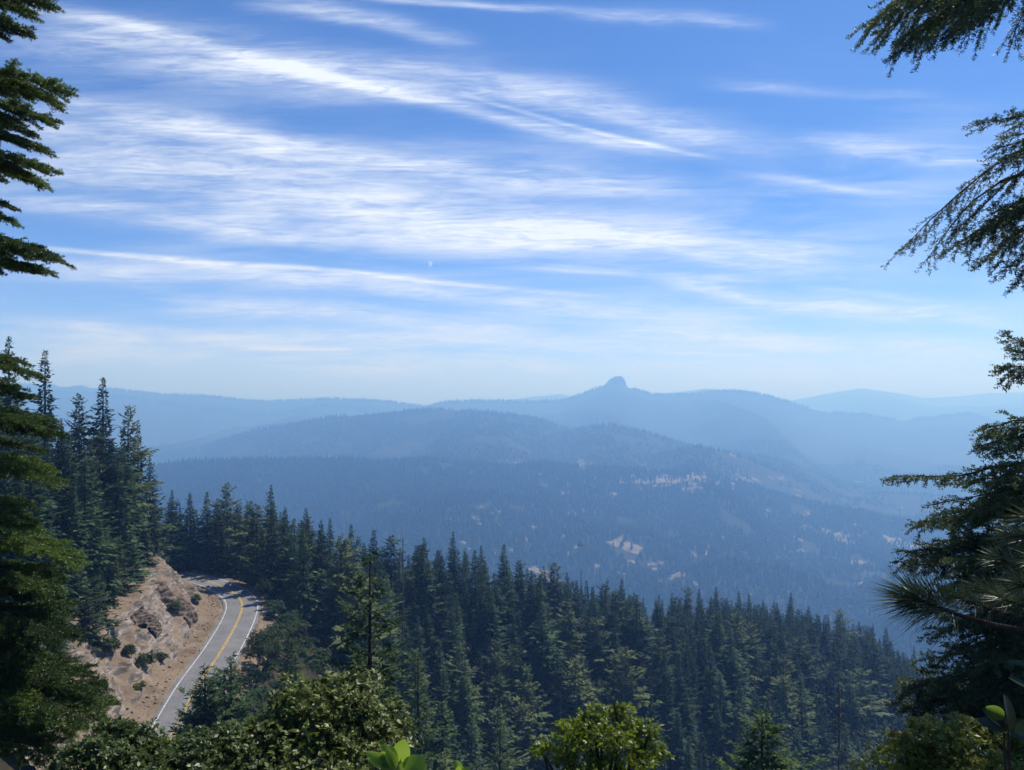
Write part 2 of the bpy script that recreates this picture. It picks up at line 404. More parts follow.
crest_px = np.array([165, 206, 227, 270, 306, 351, 391, 453, 504, 554, 622, 672, 698, 749, 791, 840, 886, 931, 1024, 1150], float)
crest_D = np.array([205, 212, 214, 214, 216, 226, 236, 256, 268, 283, 303, 318, 325, 337, 345, 360, 380, 398, 420, 440], float)
crest_top = np.array([490, 491, 484, 485, 508, 524, 535, 532, 545, 563, 580, 590, 588, 592, 594, 610, 628, 662, 715, 760], float)
pts = [(0, 0, -1.7), (0, -40, 2), (-45, -30, 3), (45, -30, 3), (0, 10, -6.8), (-15, 10, -6.5), (15, 10, -6.5), (0, 25, -18), (-25, 25, -17), (25, 25, -16),
       (0, 50, -37), (-60, 45, -22), (45, 50, -36), (0, 100, -78), (70, 100, -72), (-25, 80, -55), (-100, 60, -12), (-110, 100, -10),
       (-85, 110, -22), (-110, 150, -14), (-95, 165, -20), (-140, 200, -12), (-130, 120, -6), (-120, 185, -16), (-160, 150, 4), (-160, 250, -20), (-220, 200, 20), (-260, 320, 10), (-220, 60, 40),
       (-25, 110, -64), (-30, 150, -67), (-38, 180, -64), (0, 150, -104), (10, 200, -112), (60, 180, -118), (70, 230, -112), (120, 250, -128), (130, 200, -135), (180, 300, -142), (200, 220, -155), (250, 350, -180), (60, 130, -105), (140, 130, -130),
       (-90, 222, -47), (-110, 235, -45), (-75, 290, -95), (-150, 330, -70), (0, 340, -135), (60, 400, -165), (150, 440, -190), (250, 480, -230), (-100, 420, -150), (-250, 480, -110),
       (0, 600, -260), (200, 620, -290), (-200, 640, -230), (400, 600, -310), (-400, 600, -120), (0, 850, -390), (400, 850, -400), (-400, 850, -330), (400, 350, -230), (-400, 300, 20)]
for a, D, tp in zip(crest_px[2:-1], crest_D[2:-1], crest_top[2:-1]):
    q = px(a, tp, D); pts.append((q[0], D, q[2] - 26.5))
pts = np.array(pts, float)
def _phi(r2): return np.where(r2 > 0, r2 * np.log(r2 + 1e-9), 0) * .5
_n = len(pts); _P = np.c_[np.ones(_n), pts[:, :2] / 100]
_K = _phi(((pts[:, None, :2] - pts[None, :, :2]) ** 2).sum(-1) / 1e4) + np.eye(_n) * .02
_c = np.linalg.solve(np.block([[_K, _P], [_P.T, np.zeros((3, 3))]]), np.r_[pts[:, 2], 0, 0, 0])
def h_near(X, Y):
    z = _c[_n] + _c[_n + 1] * X / 100 + _c[_n + 2] * Y / 100
    for k in range(_n): z = z + _c[k] * _phi(((X - pts[k, 0]) ** 2 + (Y - pts[k, 1]) ** 2) / 1e4)
    return z

RIDGES_X = [  # lower spurs that break up the valley side
    (3650, .20, .25, [(500, 520), (560, 484), (620, 463), (680, 450), (700, 447), (740, 456), (786, 473), (830, 492), (880, 512), (960, 540), (1100, 590)]),
    (4000, .18, .2, [(700, 570), (760, 526), (820, 503), (880, 493), (940, 496), (1024, 505), (1300, 540)]),
    (2600, .22, .30, [(-300, 560), (100, 540), (300, 522), (380, 503), (450, 494), (520, 499), (580, 511), (640, 532), (700, 566), (760, 612)]),
    (2100, .24, .32, [(480, 700), (560, 640), (620, 598), (680, 572), (730, 563), (790, 572), (850, 592), (920, 622), (1000, 670)]),
]
RIDGES = [  # depth, front slope, back slope, crest track
    (3150, .22, .30, [(-300, 474), (0, 470), (150, 469), (200, 463), (320, 460), (380, 463), (430, 462), (470, 467), (510, 468), (545, 464), (590, 468), (650, 473), (700, 478), (740, 485), (780, 495), (830, 508), (920, 526), (1024, 545), (1300, 570)]),
    (4200, .20, .24, [(380, 500), (440, 474), (480, 457), (520, 445), (560, 434), (590, 427), (612, 425), (645, 432), (700, 449), (760, 456), (790, 463), (830, 480), (880, 510), (1000, 560)]),
    (4900, .18, .24, [(-300, 520), (0, 500), (150, 466), (200, 447), (260, 429), (330, 417), (400, 411), (440, 409), (500, 413), (540, 419), (580, 433), (640, 455), (720, 500), (820, 560)]),
    (8800, .14, .20, [(-300, 392), (0, 384), (100, 388), (130, 391), (160, 395), (200, 396), (250, 401), (272, 402), (330, 399), (380, 401), (420, 406), (470, 418), (560, 450), (700, 500)]),
    (7900, .15, .20, [(200, 480), (330, 440), (420, 409), (445, 402), (480, 401), (530, 402), (562, 401), (581, 395), (596, 389), (603, 387), (609, 384.8), (614, 384), (622, 384.5), (628, 387.5), (640, 391), (652, 395), (690, 395), (715, 391), (745, 392), (770, 397), (800, 406), (830, 413), (860, 418), (900, 421), (940, 417), (967, 414), (990, 420), (1015, 433), (1060, 450), (1300, 470)]),
    (14000, .10, .15, [(-400, 404), (200, 404), (400, 408), (500, 401), (530, 397), (560, 394), (585, 399), (640, 398), (680, 392), (705, 388), (735, 396), (770, 403), (800, 399), (830, 393), (862, 388), (890, 392), (925, 398), (960, 396), (990, 393), (1024, 392), (1300, 396)]),
]
def h_far(X, Y):
    a = 512 + F * X / np.maximum(Y, 60)
    z = np.full(X.shape, -510.0) + 45 * fbm(X / 900, Y / 900, 4)
    for D, fs, bs, tr in RIDGES + RIDGES_X:
        tr = np.array(tr, float)
        Dl = D * (1 + .06 * fbm(a / 210 + D, X * 0 + D * .01, 3))
        zc = (HORIZON - np.interp(a, tr[:, 0], tr[:, 1])) / F * Dl
        d = Y - Dl
        k = D / 2700
        rel = np.where(d < 0, -d * fs, d * bs)
        far_ = 1 - np.exp(-(d / (330 * k)) ** 2)
        gul = (np.abs(fbm(X / (420 * k) + D, Y / (900 * k), 4)) - .25) * 140 * k ** .7 * far_
        soft = 10 * k * (np.sqrt(1 + (d / (60 * k)) ** 2) - 1) * 0
        r = zc - rel - gul - soft
        t = 14 * k
        z = np.maximum(z, r) + t * np.log1p(np.exp(-np.abs(z - r) / t)) * np.exp(-(np.maximum(0, np.minimum(1, 1 - far_)) * 3))
    return z
def height(X, Y, lower=0.0):
    X = np.asarray(X, float); Y = np.asarray(Y, float); sh = X.shape; X = X.ravel(); Y = Y.ravel()
    z = np.zeros(len(X)); w = sstep(Y, 560, 950)
    i = w < 1; zn = h_near(X[i], Y[i])
    zn = zn + 1.2 * fbm(X[i] / 14, Y[i] / 14, 4) * sstep(np.hypot(X[i], Y[i]), 4, 40)
    d, s = road_dist(X[i], Y[i])
    wl = np.where(d < 0, 1 - sstep(-d, 17, 30), 1 - sstep(d, 9, 24))
    zp = ZR + cross_profile(d, s) - lower * np.where(d < 0, 1 - sstep(-d, 17, 21), 1 - sstep(d, 6.5, 8.5))
    zn = zn * (1 - wl) + zp * wl
    z[i] += zn * (1 - w[i])
    i = w > 0; z[i] += h_far(X[i], Y[i]) * w[i]
    return z.reshape(sh)

# the ground: one fan-shaped sheet from behind the viewer to the horizon
rows = np.unique(np.concatenate([np.linspace(-40, 60, 60), np.linspace(60, 260, 170), np.linspace(260, 600, 120),
                                 600 * (24000 / 600) ** np.linspace(0, 1, 400)]))
cols = np.linspace(-1.15, 1.15, 760)
GX = cols[None] * (rows[:, None] + 42); GY = np.broadcast_to(rows[:, None], GX.shape)
GZ = height(GX, GY, lower=3.2)
nr, nc = GX.shape
idx = np.arange(nr * nc).reshape(nr, nc)
Q = np.stack([idx[:-1, :-1], idx[:-1, 1:], idx[1:, 1:], idx[1:, :-1]], -1).reshape(-1, 4)
ground = mesh_obj('ground', np.stack([GX, GY, GZ], -1).reshape(-1, 3), [Q], M_ground, smooth=True); tag(ground, kind='structure')

# the roadside: cut bank, ditch, shoulder and fill as one fine sheet
dd = np.concatenate([np.arange(-22, -4, .3), np.arange(-4, 4.01, 1.0), np.arange(4.3, 10, .4)])
BS = np.arange(int(np.argmax(RC[:, 1] > 88)), len(RC), 1)
bx = RC[BS, 0][:, None] + RN[BS, 0][:, None] * dd; by = RC[BS, 1][:, None] + RN[BS, 1][:, None] * dd
sg = np.broadcast_to(RS[BS][:, None], bx.shape); dg = np.broadcast_to(dd[None], bx.shape)
bz = ZR + cross_profile(dg, sg)
zt = height(bx, by)
edge = np.maximum(sstep(-dg, 14, 21), sstep(dg, 6.5, 9.5))
bz = bz * (1 - edge) + (zt - 0.5) * edge
l = np.clip((-dg - 5.6) / 3, 0, 1) * (1 - edge)
strat = np.abs(fbm((sg + .9 * bz) / 3.4, (bz - .25 * sg) / 1.5, 4, .6))
out_ = sstep(fbm(sg / 11 + 3, dg / 6, 3), -.05, .45)
bump = (2.1 * fbm(sg / 7, dg / 5, 5, .6) - 2.9 * strat * (.35 + out_) + 1.5 * out_) * l
rill = .25 * fbm(sg / 1.1, dg / 4, 4) * l
bx2 = bx + RN[BS, 0][:, None] * bump * .55; by2 = by + RN[BS, 1][:, None] * bump * .55
bz2 = bz + bump * .75 + rill + .05 * fbm(sg / 1.3, dg / 1.3, 3) * (np.abs(dg) > 4.1) - .22 * (np.abs(dg) < 4.1)
nb, nd = bx.shape; idx = np.arange(nb * nd).reshape(nb, nd)
Q = np.stack([idx[:-1, :-1], idx[:-1, 1:], idx[1:, 1:], idx[1:, :-1]], -1).reshape(-1, 4)
bank = mesh_obj('dirt_bank', np.stack([bx2, by2, bz2], -1).reshape(-1, 3), [Q], M_dirt, smooth=False); tag(bank, kind='structure')

def strip(name, d0, d1, z, mat, parent=None, n=2, skirt=False, jag=0.0):
    ds = np.linspace(d0, d1, n)
    e = jag * (fbm(RS / 1.7 + d0, RS * 0 + d1, 3))[:, None]
    wob = np.zeros((len(RS), n)); wob[:, 0] = e[:, 0]; wob[:, -1] += -e[:, 0] if n > 1 else 0
    D = ds[None] + wob
    X = RC[:, 0][:, None] + RN[:, 0][:, None] * D; Y = RC[:, 1][:, None] + RN[:, 1][:, None] * D
    Z = np.full(X.shape, ZR + z) - .015 * np.abs(D)
    if skirt: Z[:, 0] -= .3; Z[:, -1] -= .3
    i = np.arange(X.size).reshape(X.shape)
    q = np.stack([i[:-1, :-1], i[:-1, 1:], i[1:, 1:], i[1:, :-1]], -1).reshape(-1, 4)
    o = mesh_obj(name, np.stack([X, Y, Z], -1).reshape(-1, 3), [q], mat, parent, smooth=False)
    uv = o.data.uv_layers.new(name='UVMap'); li = np.empty(len(o.data.loops), np.int32); o.data.loops.foreach_get('vertex_index', li)
    U = np.stack([D, np.broadcast_to(RS[:, None], D.shape)], -1).reshape(-1, 2)[li]
    uv.data.foreach_set('uv', U.astype(np.float32).ravel())
    return o
road_o = strip('road', -4.0, 4.0, .06, M_asph, n=9, jag=.32); tag(road_o, kind='structure')
for nm, a, b_, m in (('edge_line', -3.42, -3.22, M_white), ('edge_line', 3.22, 3.42, M_white), ('centre_line', -.22, -.07, M_yellow), ('centre_line', .07, .22, M_yellow)):
    strip(nm, a, b_, .072, m, road_o)

# the rocky butte on the far ridge
def butte():
    D = 7930.0; sc = D / F; k = 64
    c = px(616, 392.5, D)
    prof = [(-8, 46, -2), (-4, 33, -2), (0, 21.0, -1.5), (3.5, 16, -1.2), (6, 12.2, -.4), (9, 9.6, .7), (12, 8.3, 1.3), (13.4, 7.2, 1.6), (14.8, 5.0, 2.4), (16.0, 3.6, 2.6), (16.4, .2, 2.4)]
    zs = np.interp(np.linspace(0, 1, 40), np.linspace(0, 1, len(prof)), [p[0] for p in prof])
    rs = np.interp(zs, [p[0] for p in prof], [p[1] for p in prof]); ox = np.interp(zs, [p[0] for p in prof], [p[2] for p in prof])
    th = np.linspace(0, 2 * np.pi, k, endpoint=False)
    flute = 1 + .17 * fbm(np.cos(th) * 4 + 9, np.sin(th) * 4, 3)[None] + .05 * fbm(th[None] * 9 + 0 * zs[:, None], zs[:, None] * .3, 3)
    lean = np.where(np.cos(th) > 0, .95, 1.06)[None]
    X = c[0] + sc * (rs[:, None] * np.cos(th)[None] * flute * lean + ox[:, None]); Y = c[1] + sc * rs[:, None] * np.sin(th)[None] * flute * .9
    Z = c[2] + sc * (zs[:, None] + .35 * fbm(X / 60, Y / 60, 3))
    i = np.arange(X.size).reshape(X.shape); j = np.roll(i, -1, 1)
    q = np.stack([i[:-1], j[:-1], j[1:], i[1:]], -1).reshape(-1, 4)
    o = mesh_obj('rock_butte', np.stack([X, Y, Z], -1).reshape(-1, 3), [q], M_rockb, smooth=False)
    tag(o, 'bare rounded rock butte rising from the highest far ridge', 'rock butte', kind='structure')
butte()

# ---- places along a sight line
def hit(a, b, y0=900.0, y1=12000.0, n=1400):
    """first ground point along the sight line through (a, b)"""
    Ys = y0 * (y1 / y0) ** np.linspace(0, 1, n); P = px(a, b, 1.0)
    g = height(P[0] * Ys, Ys); k = np.where(P[2] * Ys <= g)[0]
    return None if not len(k) else (P[0] * Ys[k[0]], Ys[k[0]])

# dry meadows and clearings in the valley: (x, y, half width, half height in view pixels)
MEADOWS = [(522, 466, 13, 2.6), (535, 477, 4, 1.6), (583, 466, 16, 1.6), (566, 493, 4, 5), (495, 514, 5, 2), (577, 511, 8, 3), (625, 545, 17, 6), (640, 483, 16, 1.6),
           (672, 482, 16, 2.5), (700, 475, 10, 1.8), (716, 484, 12, 2), (740, 480, 14, 2), (735, 454, 9, 1.4), (800, 497, 6, 1.6), (767, 517, 4, 2), (808, 515, 5, 2), (803, 527, 8, 1.5),
           (836, 537, 13, 4.5), (900, 545, 19, 6.5), (792, 551, 9, 1.6), (858, 563, 11, 2.8), (893, 564, 10, 1.6), (676, 576, 11, 3), (660, 567, 10, 3), (690, 545, 9, 3), (705, 552, 8, 2),
           (610, 495, 8, 2), (655, 470, 9, 1.5), (780, 478, 8, 1.5), (930, 508, 8, 2.5), (330, 458, 14, 1.6), (860, 585, 8, 2), (545, 575, 14, 4), (690, 478, 20, 2.2)]
meadow_pts = []
def build_meadows():
    G = Geo()
    r = np.random.default_rng(3)
    blobs = []
    for a, b, w, h in MEADOWS:
        big = w * h > 30
        if big: blobs.append((a, b, w, h))
        else:
            for _ in range(int(3 + w * h * .12)): blobs.append((a + r.normal() * w * .6, b + r.normal() * h * .6, w * r.uniform(.18, .45), h * r.uniform(.15, .4)))
    for _ in range(75): blobs.append((r.uniform(440, 920), r.uniform(472, 600), r.uniform(1, 4.5), r.uniform(.3, .7)))
    for _ in range(60): blobs.append((r.normal(690, 32), r.normal(481, 5), r.uniform(1.5, 4.5), r.uniform(.4, .9)))
    for a, b, w, h in blobs:
        h0 = hit(a, b)
        if h0 is None or h0[1] > 6000: continue
        Y = h0[1]; rx = w / F * Y; hb = hit(a, b + h)
        ry = max(11, min(70, abs(Y - hb[1]) if hb else 40))
        th = np.linspace(0, 2 * np.pi, 40, endpoint=False); rr = np.linspace(0, 1, 7)
        edge = 1 + .9 * fbm(np.cos(th) * 2.2 + a, np.sin(th) * 2.2 + b, 4)
        X = h0[0] + rx * rr[:, None] * np.cos(th) * edge; YY = Y + ry * rr[:, None] * np.sin(th) * edge
        Z = height(X, YY) + 1.5
        i = np.arange(X.size).reshape(X.shape); j = np.roll(i, -1, 1)
        G.add(np.stack([X, YY, Z], -1).reshape(-1, 3), np.stack([i[:-1], i[1:], j[1:], j[:-1]], -1).reshape(-1, 4))
        big_ = w * h > 25
        meadow_pts.append((h0[0], Y - (28 if big_ else 10), rx * 1.08, ry * 1.05 + (34 if big_ else 12)))
    o = G.build('dry_meadow', M_meadow); tag(o, kind='structure')
build_meadows()

# ------------------------------------------------------------------ far woods: single trees merge into one mass there
def far_wood(name, X, Y, Hh, Wd, tiers, seed):
    r = np.random.default_rng(seed); n = len(X)
    if meadow_pts:
        keep = np.ones(n, bool)
        for mx_, my_, rx, ry in meadow_pts: keep &= ((X - mx_) / rx) ** 2 + ((Y - my_) / ry) ** 2 > 1
        keep |= r.random(n) < .14
        X, Y, Hh, Wd = X[keep], Y[keep], Hh[keep], Wd[keep]; n = len(X)
    Z = height(X, Y); G = Geo(); k = 5
    for t in range(tiers):
        z0 = .12 + .88 * t / tiers * .8; z1 = min(1, z0 + .55) if t < tiers - 1 else 1.0
        th = np.linspace(0, 2 * np.pi, k, endpoint=False)[None] + r.random((n, 1)) * 6
        rad = Wd[:, None] * (1 - .72 * t / max(1, tiers)) * (1 + .35 * (r.random((n, k)) - .5))
        ring = np.stack([X[:, None] + rad * np.cos(th), Y[:, None] + rad * np.sin(th), Z[:, None] + Hh[:, None] * (z0 + .05 * (r.random((n, k)) - .5))], -1)
        ap = np.stack([X, Y, Z + Hh * z1], -1)[:, None]
        V = np.concatenate([ring, ap], 1).reshape(-1, 3); b = np.arange(n)[:, None, None] * (k + 1)
        tri = np.stack([np.arange(k), (np.arange(k) + 1) % k, np.full(k, k)], -1)[None] + b
        G.add(V, tri.reshape(-1, 3))
    o = G.build(name, M_far); tag(o, None, None, None, 'stuff')
    return o
def scatter(n, a0, a1, y0, y1, seed, power=1.0):
    r = np.random.default_rng(seed); a = r.uniform(a0, a1, n); Y = (y0 ** 2 + (y1 ** 2 - y0 ** 2) * r.random(n) ** power) ** .5
    return (a - 512) / F * Y, Y, r
X, Y, r = scatter(64000, -60, 1080, 1150, 3350, 1)
cl = fbm(X / 130, Y / 130, 4) > -.48 + .14 * sstep(X / Y, -.1, .25); X, Y = X[cl], Y[cl]
hv = np.clip(22 + 11 * fbm(X / 110, Y / 110, 3) + r.normal(0, 6, len(X)), 6, 38)
tag(far_wood('valley_forest', X, Y, hv, r.uniform(3.0, 7.0, len(X)), 2, 2), 'hazy blue conifer forest covering the near side of the valley', 'forest')
X, Y, r = scatter(30000, -60, 1080, 3350, 5200, 3)
cl = fbm(X / 200, Y / 200, 4) > -.25; X, Y = X[cl], Y[cl]
tag(far_wood('ridge_forest', X, Y, r.uniform(14, 28, len(X)), r.uniform(3.5, 6, len(X)), 1, 4), 'blue forest on the low hills across the valley', 'forest')
def crest_wood():
    r = np.random.default_rng(9); XX = []; YY = []
    for D, fs, bs, tr in RIDGES[3:5]:
        n = 5200; a = r.uniform(-40, 1060, n); Dl = D * (1 + .06 * fbm(a / 210 + D, a * 0 + D * .01, 3))
        Y = Dl + r.normal(0, 90, n); keep = fbm(a / 22 + D, a * 0, 3) > -.45
        if D == 7900: keep &= (np.abs(a - 617) > 15)
        XX.append(((a - 512) / F * Y)[keep]); YY.append(Y[keep])
    X = np.concatenate(XX); Y = np.concatenate(YY)
    tag(far_wood('far_ridge_forest', X, Y, r.uniform(14, 42, len(X)), r.uniform(5, 9, len(X)), 1, 5), 'fine fringe of trees along the far ridge crests', 'forest')
crest_wood()

# ------------------------------------------------------------------ conifers of the middle distance
def conifer_mesh(seed, H=28.0, Rr=4.0, base=.08, nw=34, nb=6, spr=9, droop=.25, gap=.12, irregular=.25, taper=.85, fine=1.0, lf=1.0):
    r = np.random.default_rng(seed)
    P = []; Dv = []; Ls = []; Ws = []; Sd = []
    G = Geo()
    az0 = r.random() * 6; lop = r.normal(0, .12, 2)
    for w in range(nw):
        t = base + (.985 - base) * (w + r.uniform(-.3, .3)) / (nw - 1); t = min(max(t, base), .992)
        u = (t - base) / (1 - base)
        L0 = Rr * min(1.0, .70 + 2.2 * u) * (1 - u) ** taper + .12
        z = H * t; k = max(3, int(round(nb * (1 - .35 * u) + r.normal() * .7)))
        if r.random() < gap * (1 - u): k = max(1, k - 3)
        big = 1 + irregular * r.normal()
        for j in range(k):
            az = az0 + w * 2.4 + j * 2 * np.pi / k + r.normal() * .28
            L = max(.3, L0 * max(.35, big + irregular * r.normal()) * (1 + lop[0] * np.cos(az) + lop[1] * np.sin(az)))
            el = .55 * u - droop * (1 - u) + r.normal() * .12
            d = np.array([np.cos(az) * np.cos(el), np.sin(az) * np.cos(el), np.sin(el)])
            sdv = np.array([-np.sin(az), np.cos(az), 0.0])
            o = np.array([0, 0, z])
            n = max(3, int(spr * min(1.4, .45 + L / Rr)))
            s = (np.arange(n) + r.random(n) * .8) / n * .85 + .15
            sag = -(s ** 2) * L * .18 * (1 - u) + (s ** 3) * L * .10
            pb = o + d * (s * L)[:, None]; pb[:, 2] += sag
            sign = np.where(np.arange(n) % 2 == 0, 1, -1) * 1.0
            ang = r.uniform(.35, 1.0, n); ang[-1] = 0.05
            dv = d * np.cos(ang)[:, None] + sdv * (np.sin(ang) * sign)[:, None]; dv[:, 2] += r.normal(0, .20, n) - .10
            ln = (.30 * L * (1.15 - .65 * s) + .35 * min(1, L / 1.2)) * r.uniform(.7, 1.25, n) * lf
            P.append(pb); Dv.append(unit(dv)); Ls.append(ln); Ws.append(np.minimum(ln * r.uniform(.42, .70, n), 1.05 / fine))
            up = np.array([0, 0, 1.0]); side = unit(np.cross(unit(dv), up + r.normal(0, .35, (n, 3)))); Sd.append(side)
        m = int(14 if fine == 1 else 10); th = r.random(m) * 6.28; q = r.random(m) ** .5 * L0 * .5
        P.append(np.stack([q * np.cos(th), q * np.sin(th), z + r.normal(0, .25, m)], 1)); dv = unit(np.stack([np.cos(th), np.sin(th), r.normal(-.3, .4, m)], 1)); Dv.append(dv)
        ln = (.25 * L0 + .35) * r.uniform(.7, 1.2, m); Ls.append(ln); Ws.append(ln * .55); Sd.append(unit(np.cross(dv, r.normal(0, 1, (m, 3)))))
    P = np.concatenate(P); Dv = np.concatenate(Dv); Ls = np.concatenate(Ls); Ws = np.concatenate(Ws); Sd = np.concatenate(Sd)
    if fine > 1:                                                  # split each spray into narrow needle sprays
        m = int(3 * fine); PP = []; DD = []; LL = []; WW = []; SS = []
        for j in range(m):
            f = (j + .3) / m; sg = 1 if j % 2 else -1
            dj = unit(Dv * .75 + Sd * sg * .75 * (1 - .3 * f) + r.normal(0, .16, Dv.shape)); 
            PP.append(P + Dv * (Ls * f)[:, None]); DD.append(dj); LL.append(Ls * .48 * (1.1 - .5 * f)); WW.append(np.maximum(.05, Ls * .17)); SS.append(unit(np.cross(dj, r.normal(0, .5, dj.shape) + [0, 0, 1])))
        PP.append(P); DD.append(Dv); LL.append(Ls); WW.append(Ws * .55); SS.append(Sd)
        P, Dv, Ls, Ws, Sd = map(np.concatenate, (PP, DD, LL, WW, SS))
    bend = np.zeros_like(Dv); bend[:, 2] = -Ls * r.uniform(-.02, .22, len(Ls))
    V, Q = kites(P, Dv, Sd, Ls, Ws, bend)
    G.add(V, Q)
    T = Geo(); zz = np.linspace(-1.5, H * .985, 9); lean = np.stack([.012 * H * np.sin(zz / H * 3 + seed), .012 * H * np.cos(zz / H * 2.2 + seed), zz], 1)
    T.tube(lean * [0, 0, 1], np.interp(zz, [-1.5, H * .5, H], [.016 * H, .009 * H, .0015 * H]), 7)
    return T, G

class Kind:
    def __init__(s, name, mat, seed, **kw):
        T, G = conifer_mesh(seed, **kw); s.H = kw.get('H', 28.0); s.R = kw.get('Rr', 4.0); s.name = name
        s.geo = (G.V(), G.polys())
        s.root = empty(name, (0, 0, -9999)); s.trunk = T.build('trunk', M_bark, s.root, True); s.crown = G.build('crown', mat, s.root); s.used = False
    def place(s, x, y, h, wide=1.0, label=None, group=None, rz=None, z=None, sink=.6):
        """the first placing moves the built tree, later ones copy it with its parts"""
        if not s.used: o, s.used = s.root, True
        else:
            o = s.root.copy(); C.objects.link(o)
            for ch in (s.trunk, s.crown):
                c = ch.copy(); C.objects.link(c); c.parent = o
        z = float(height(np.array([x]), np.array([y]))[0]) if z is None else z
        k = h / s.H
        o.location = (x, y, z - .3); o.scale = (k * wide, k * wide, k); o.rotation_euler = (0, 0, random.uniform(0, 6.28) if rz is None else rz)
        tag(o, label, 'conifer tree', group)
        return o
KF = [Kind('fir_tree', M_fir, 100 + i, H=28, Rr=w, base=b, nw=nw, nb=nb, spr=9, droop=dr, gap=g, irregular=ir, taper=tp)
      for i, (w, b, nw, nb, dr, g, ir, tp) in enumerate([(4.7, .05, 38, 8, .25, .08, .18, .85), (4.2, .06, 38, 8, .30, .12, .24, .8), (5.2, .05, 40, 8, .15, .08, .2, .95), (3.8, .08, 36, 7, .35, .18, .28, .7), (4.4, .12, 36, 7, .25, .18, .3, .75)])]
KP = [Kind('pine_tree', M_pine, 200 + i, H=28, Rr=w, base=b, nw=30, nb=7, spr=11, droop=dr, gap=.35, irregular=.4, taper=tp)
      for i, (w, b, dr, tp) in enumerate([(4.4, .12, .02, .55), (4.0, .16, .1, .5), (5.0, .10, .05, .6)])]

GRP = 'conifers of the forest around the road and down the slope'
def by_top(kind, a, top, D, wide, label, group=GRP, minh=5):
    q = px(a, top, D); g = float(height(np.array([q[0]]), np.array([D]))[0]); h = max(minh, q[2] - g + .3)
    return kind.place(q[0], D, h, wide, label, group)

HILL = [  # the hill above the cut bank: (kind, x, top, depth, width factor, label)
    (KF[0], 9, 334, 150, .95, 'dark fir with a pointed top rising behind the near bright fir at left'),
    (KF[3], 45, 349, 165, .95, 'tall airy fir on the left hill, highest top left of the dense dark firs'),
    (KP[0], 79, 393, 172, .8, 'open pale pine standing between two tall dark firs on the left hill'),
    (KF[1], 103, 376, 160, 1.0, 'tallest dense dark fir on the hill above the cut bank'),
    (KP[1], 128, 406, 172, .85, 'pine with an open ragged top just right of the tallest hill fir'),
    (KF[4], 138, 425, 180, .8, 'narrow fir at the right shoulder of the hill trees'),
    (KF[2], 150, 455, 183, .95, 'dark fir at the right edge of the hill, directly above the rock bank top'),
    (KF[0], 28, 410, 132, .9, 'shaded fir half hidden behind the near bright fir, under the airy fir'),
    (KF[2], 62, 425, 146, .9, 'broad dark fir below the airy tall fir on the hill'),
    (KP[2], 90, 436, 150, .72, 'slim grey green pine in front of the tallest hill fir'),
    (KP[1], 112, 440, 160, .75, 'grey green pine in the middle of the hill above the cut bank'),
    (KF[3], 133, 470, 174, .8, 'dark narrow fir low on the hill behind the rock outcrop'),
    (KF[1], 74, 480, 128, .85, 'mid green fir in the lower row of hill trees nearest the bright fir'),
    (KF[0], 100, 512, 138, .85, 'dark fir in the lower row of hill trees, centre'),
    (KF[4], 121, 520, 152, .8, 'leafy grey fir leaning over the head of the cut bank'),
    (KF[2], 50, 520, 112, .8, 'shaded fir low behind the bright boughs at left'),
    (KF[2], 132, 562, 156, .95, 'small bushy fir on the lip of the cut bank'),
    (KF[1], 154, 505, 180, .8, 'small fir at the far top corner of the cut bank'),
    (KF[3], 20, 470, 105, .8, 'dark fir trunk and crown hidden deep behind the bright boughs'),
    (KP[0], 96, 575, 122, 1.0, 'short bushy pine at the near top of the cut bank'),
]
for k, a, tp, D, w, lb in HILL: by_top(k, a, tp, D, w, lb)

def by_base(kind, a, b, D, hpx, wide, label, group=GRP):
    q = px(a, b, D); kind.place(q[0], D, hpx / F * D, wide, label, group, z=q[2])
for k, a, b, D, hp, w, lb in [(KF[0], 144, 572, 160, 52, 1.3, 'low spreading fir on the top edge of the bank, nearest its peak'), (KF[2], 131, 590, 150, 62, 1.3, 'broad fir rooted on the bank top left of the rock ledge'), (KP[2], 120, 606, 142, 66, 1.2, 'bushy pine overhanging the left edge of the cut bank'),
                              (KF[0], 110, 626, 134, 72, 1.2, 'dark fir at the left edge of the bank halfway down'), (KF[2], 99, 644, 126, 78, 1.1, 'dark fir low at the left edge of the bank'), (KP[2], 88, 656, 118, 70, 1.2, 'short pine beside the bright boughs above the low outcrop'),
                              (KF[4], 122, 584, 152, 70, 1.3, 'full fir just behind the bank top bushes'), (KF[1], 106, 605, 140, 80, 1.2, 'shaded fir behind the left edge of the bank')]:
    by_base(k, a, b, D, hp, w, lb)

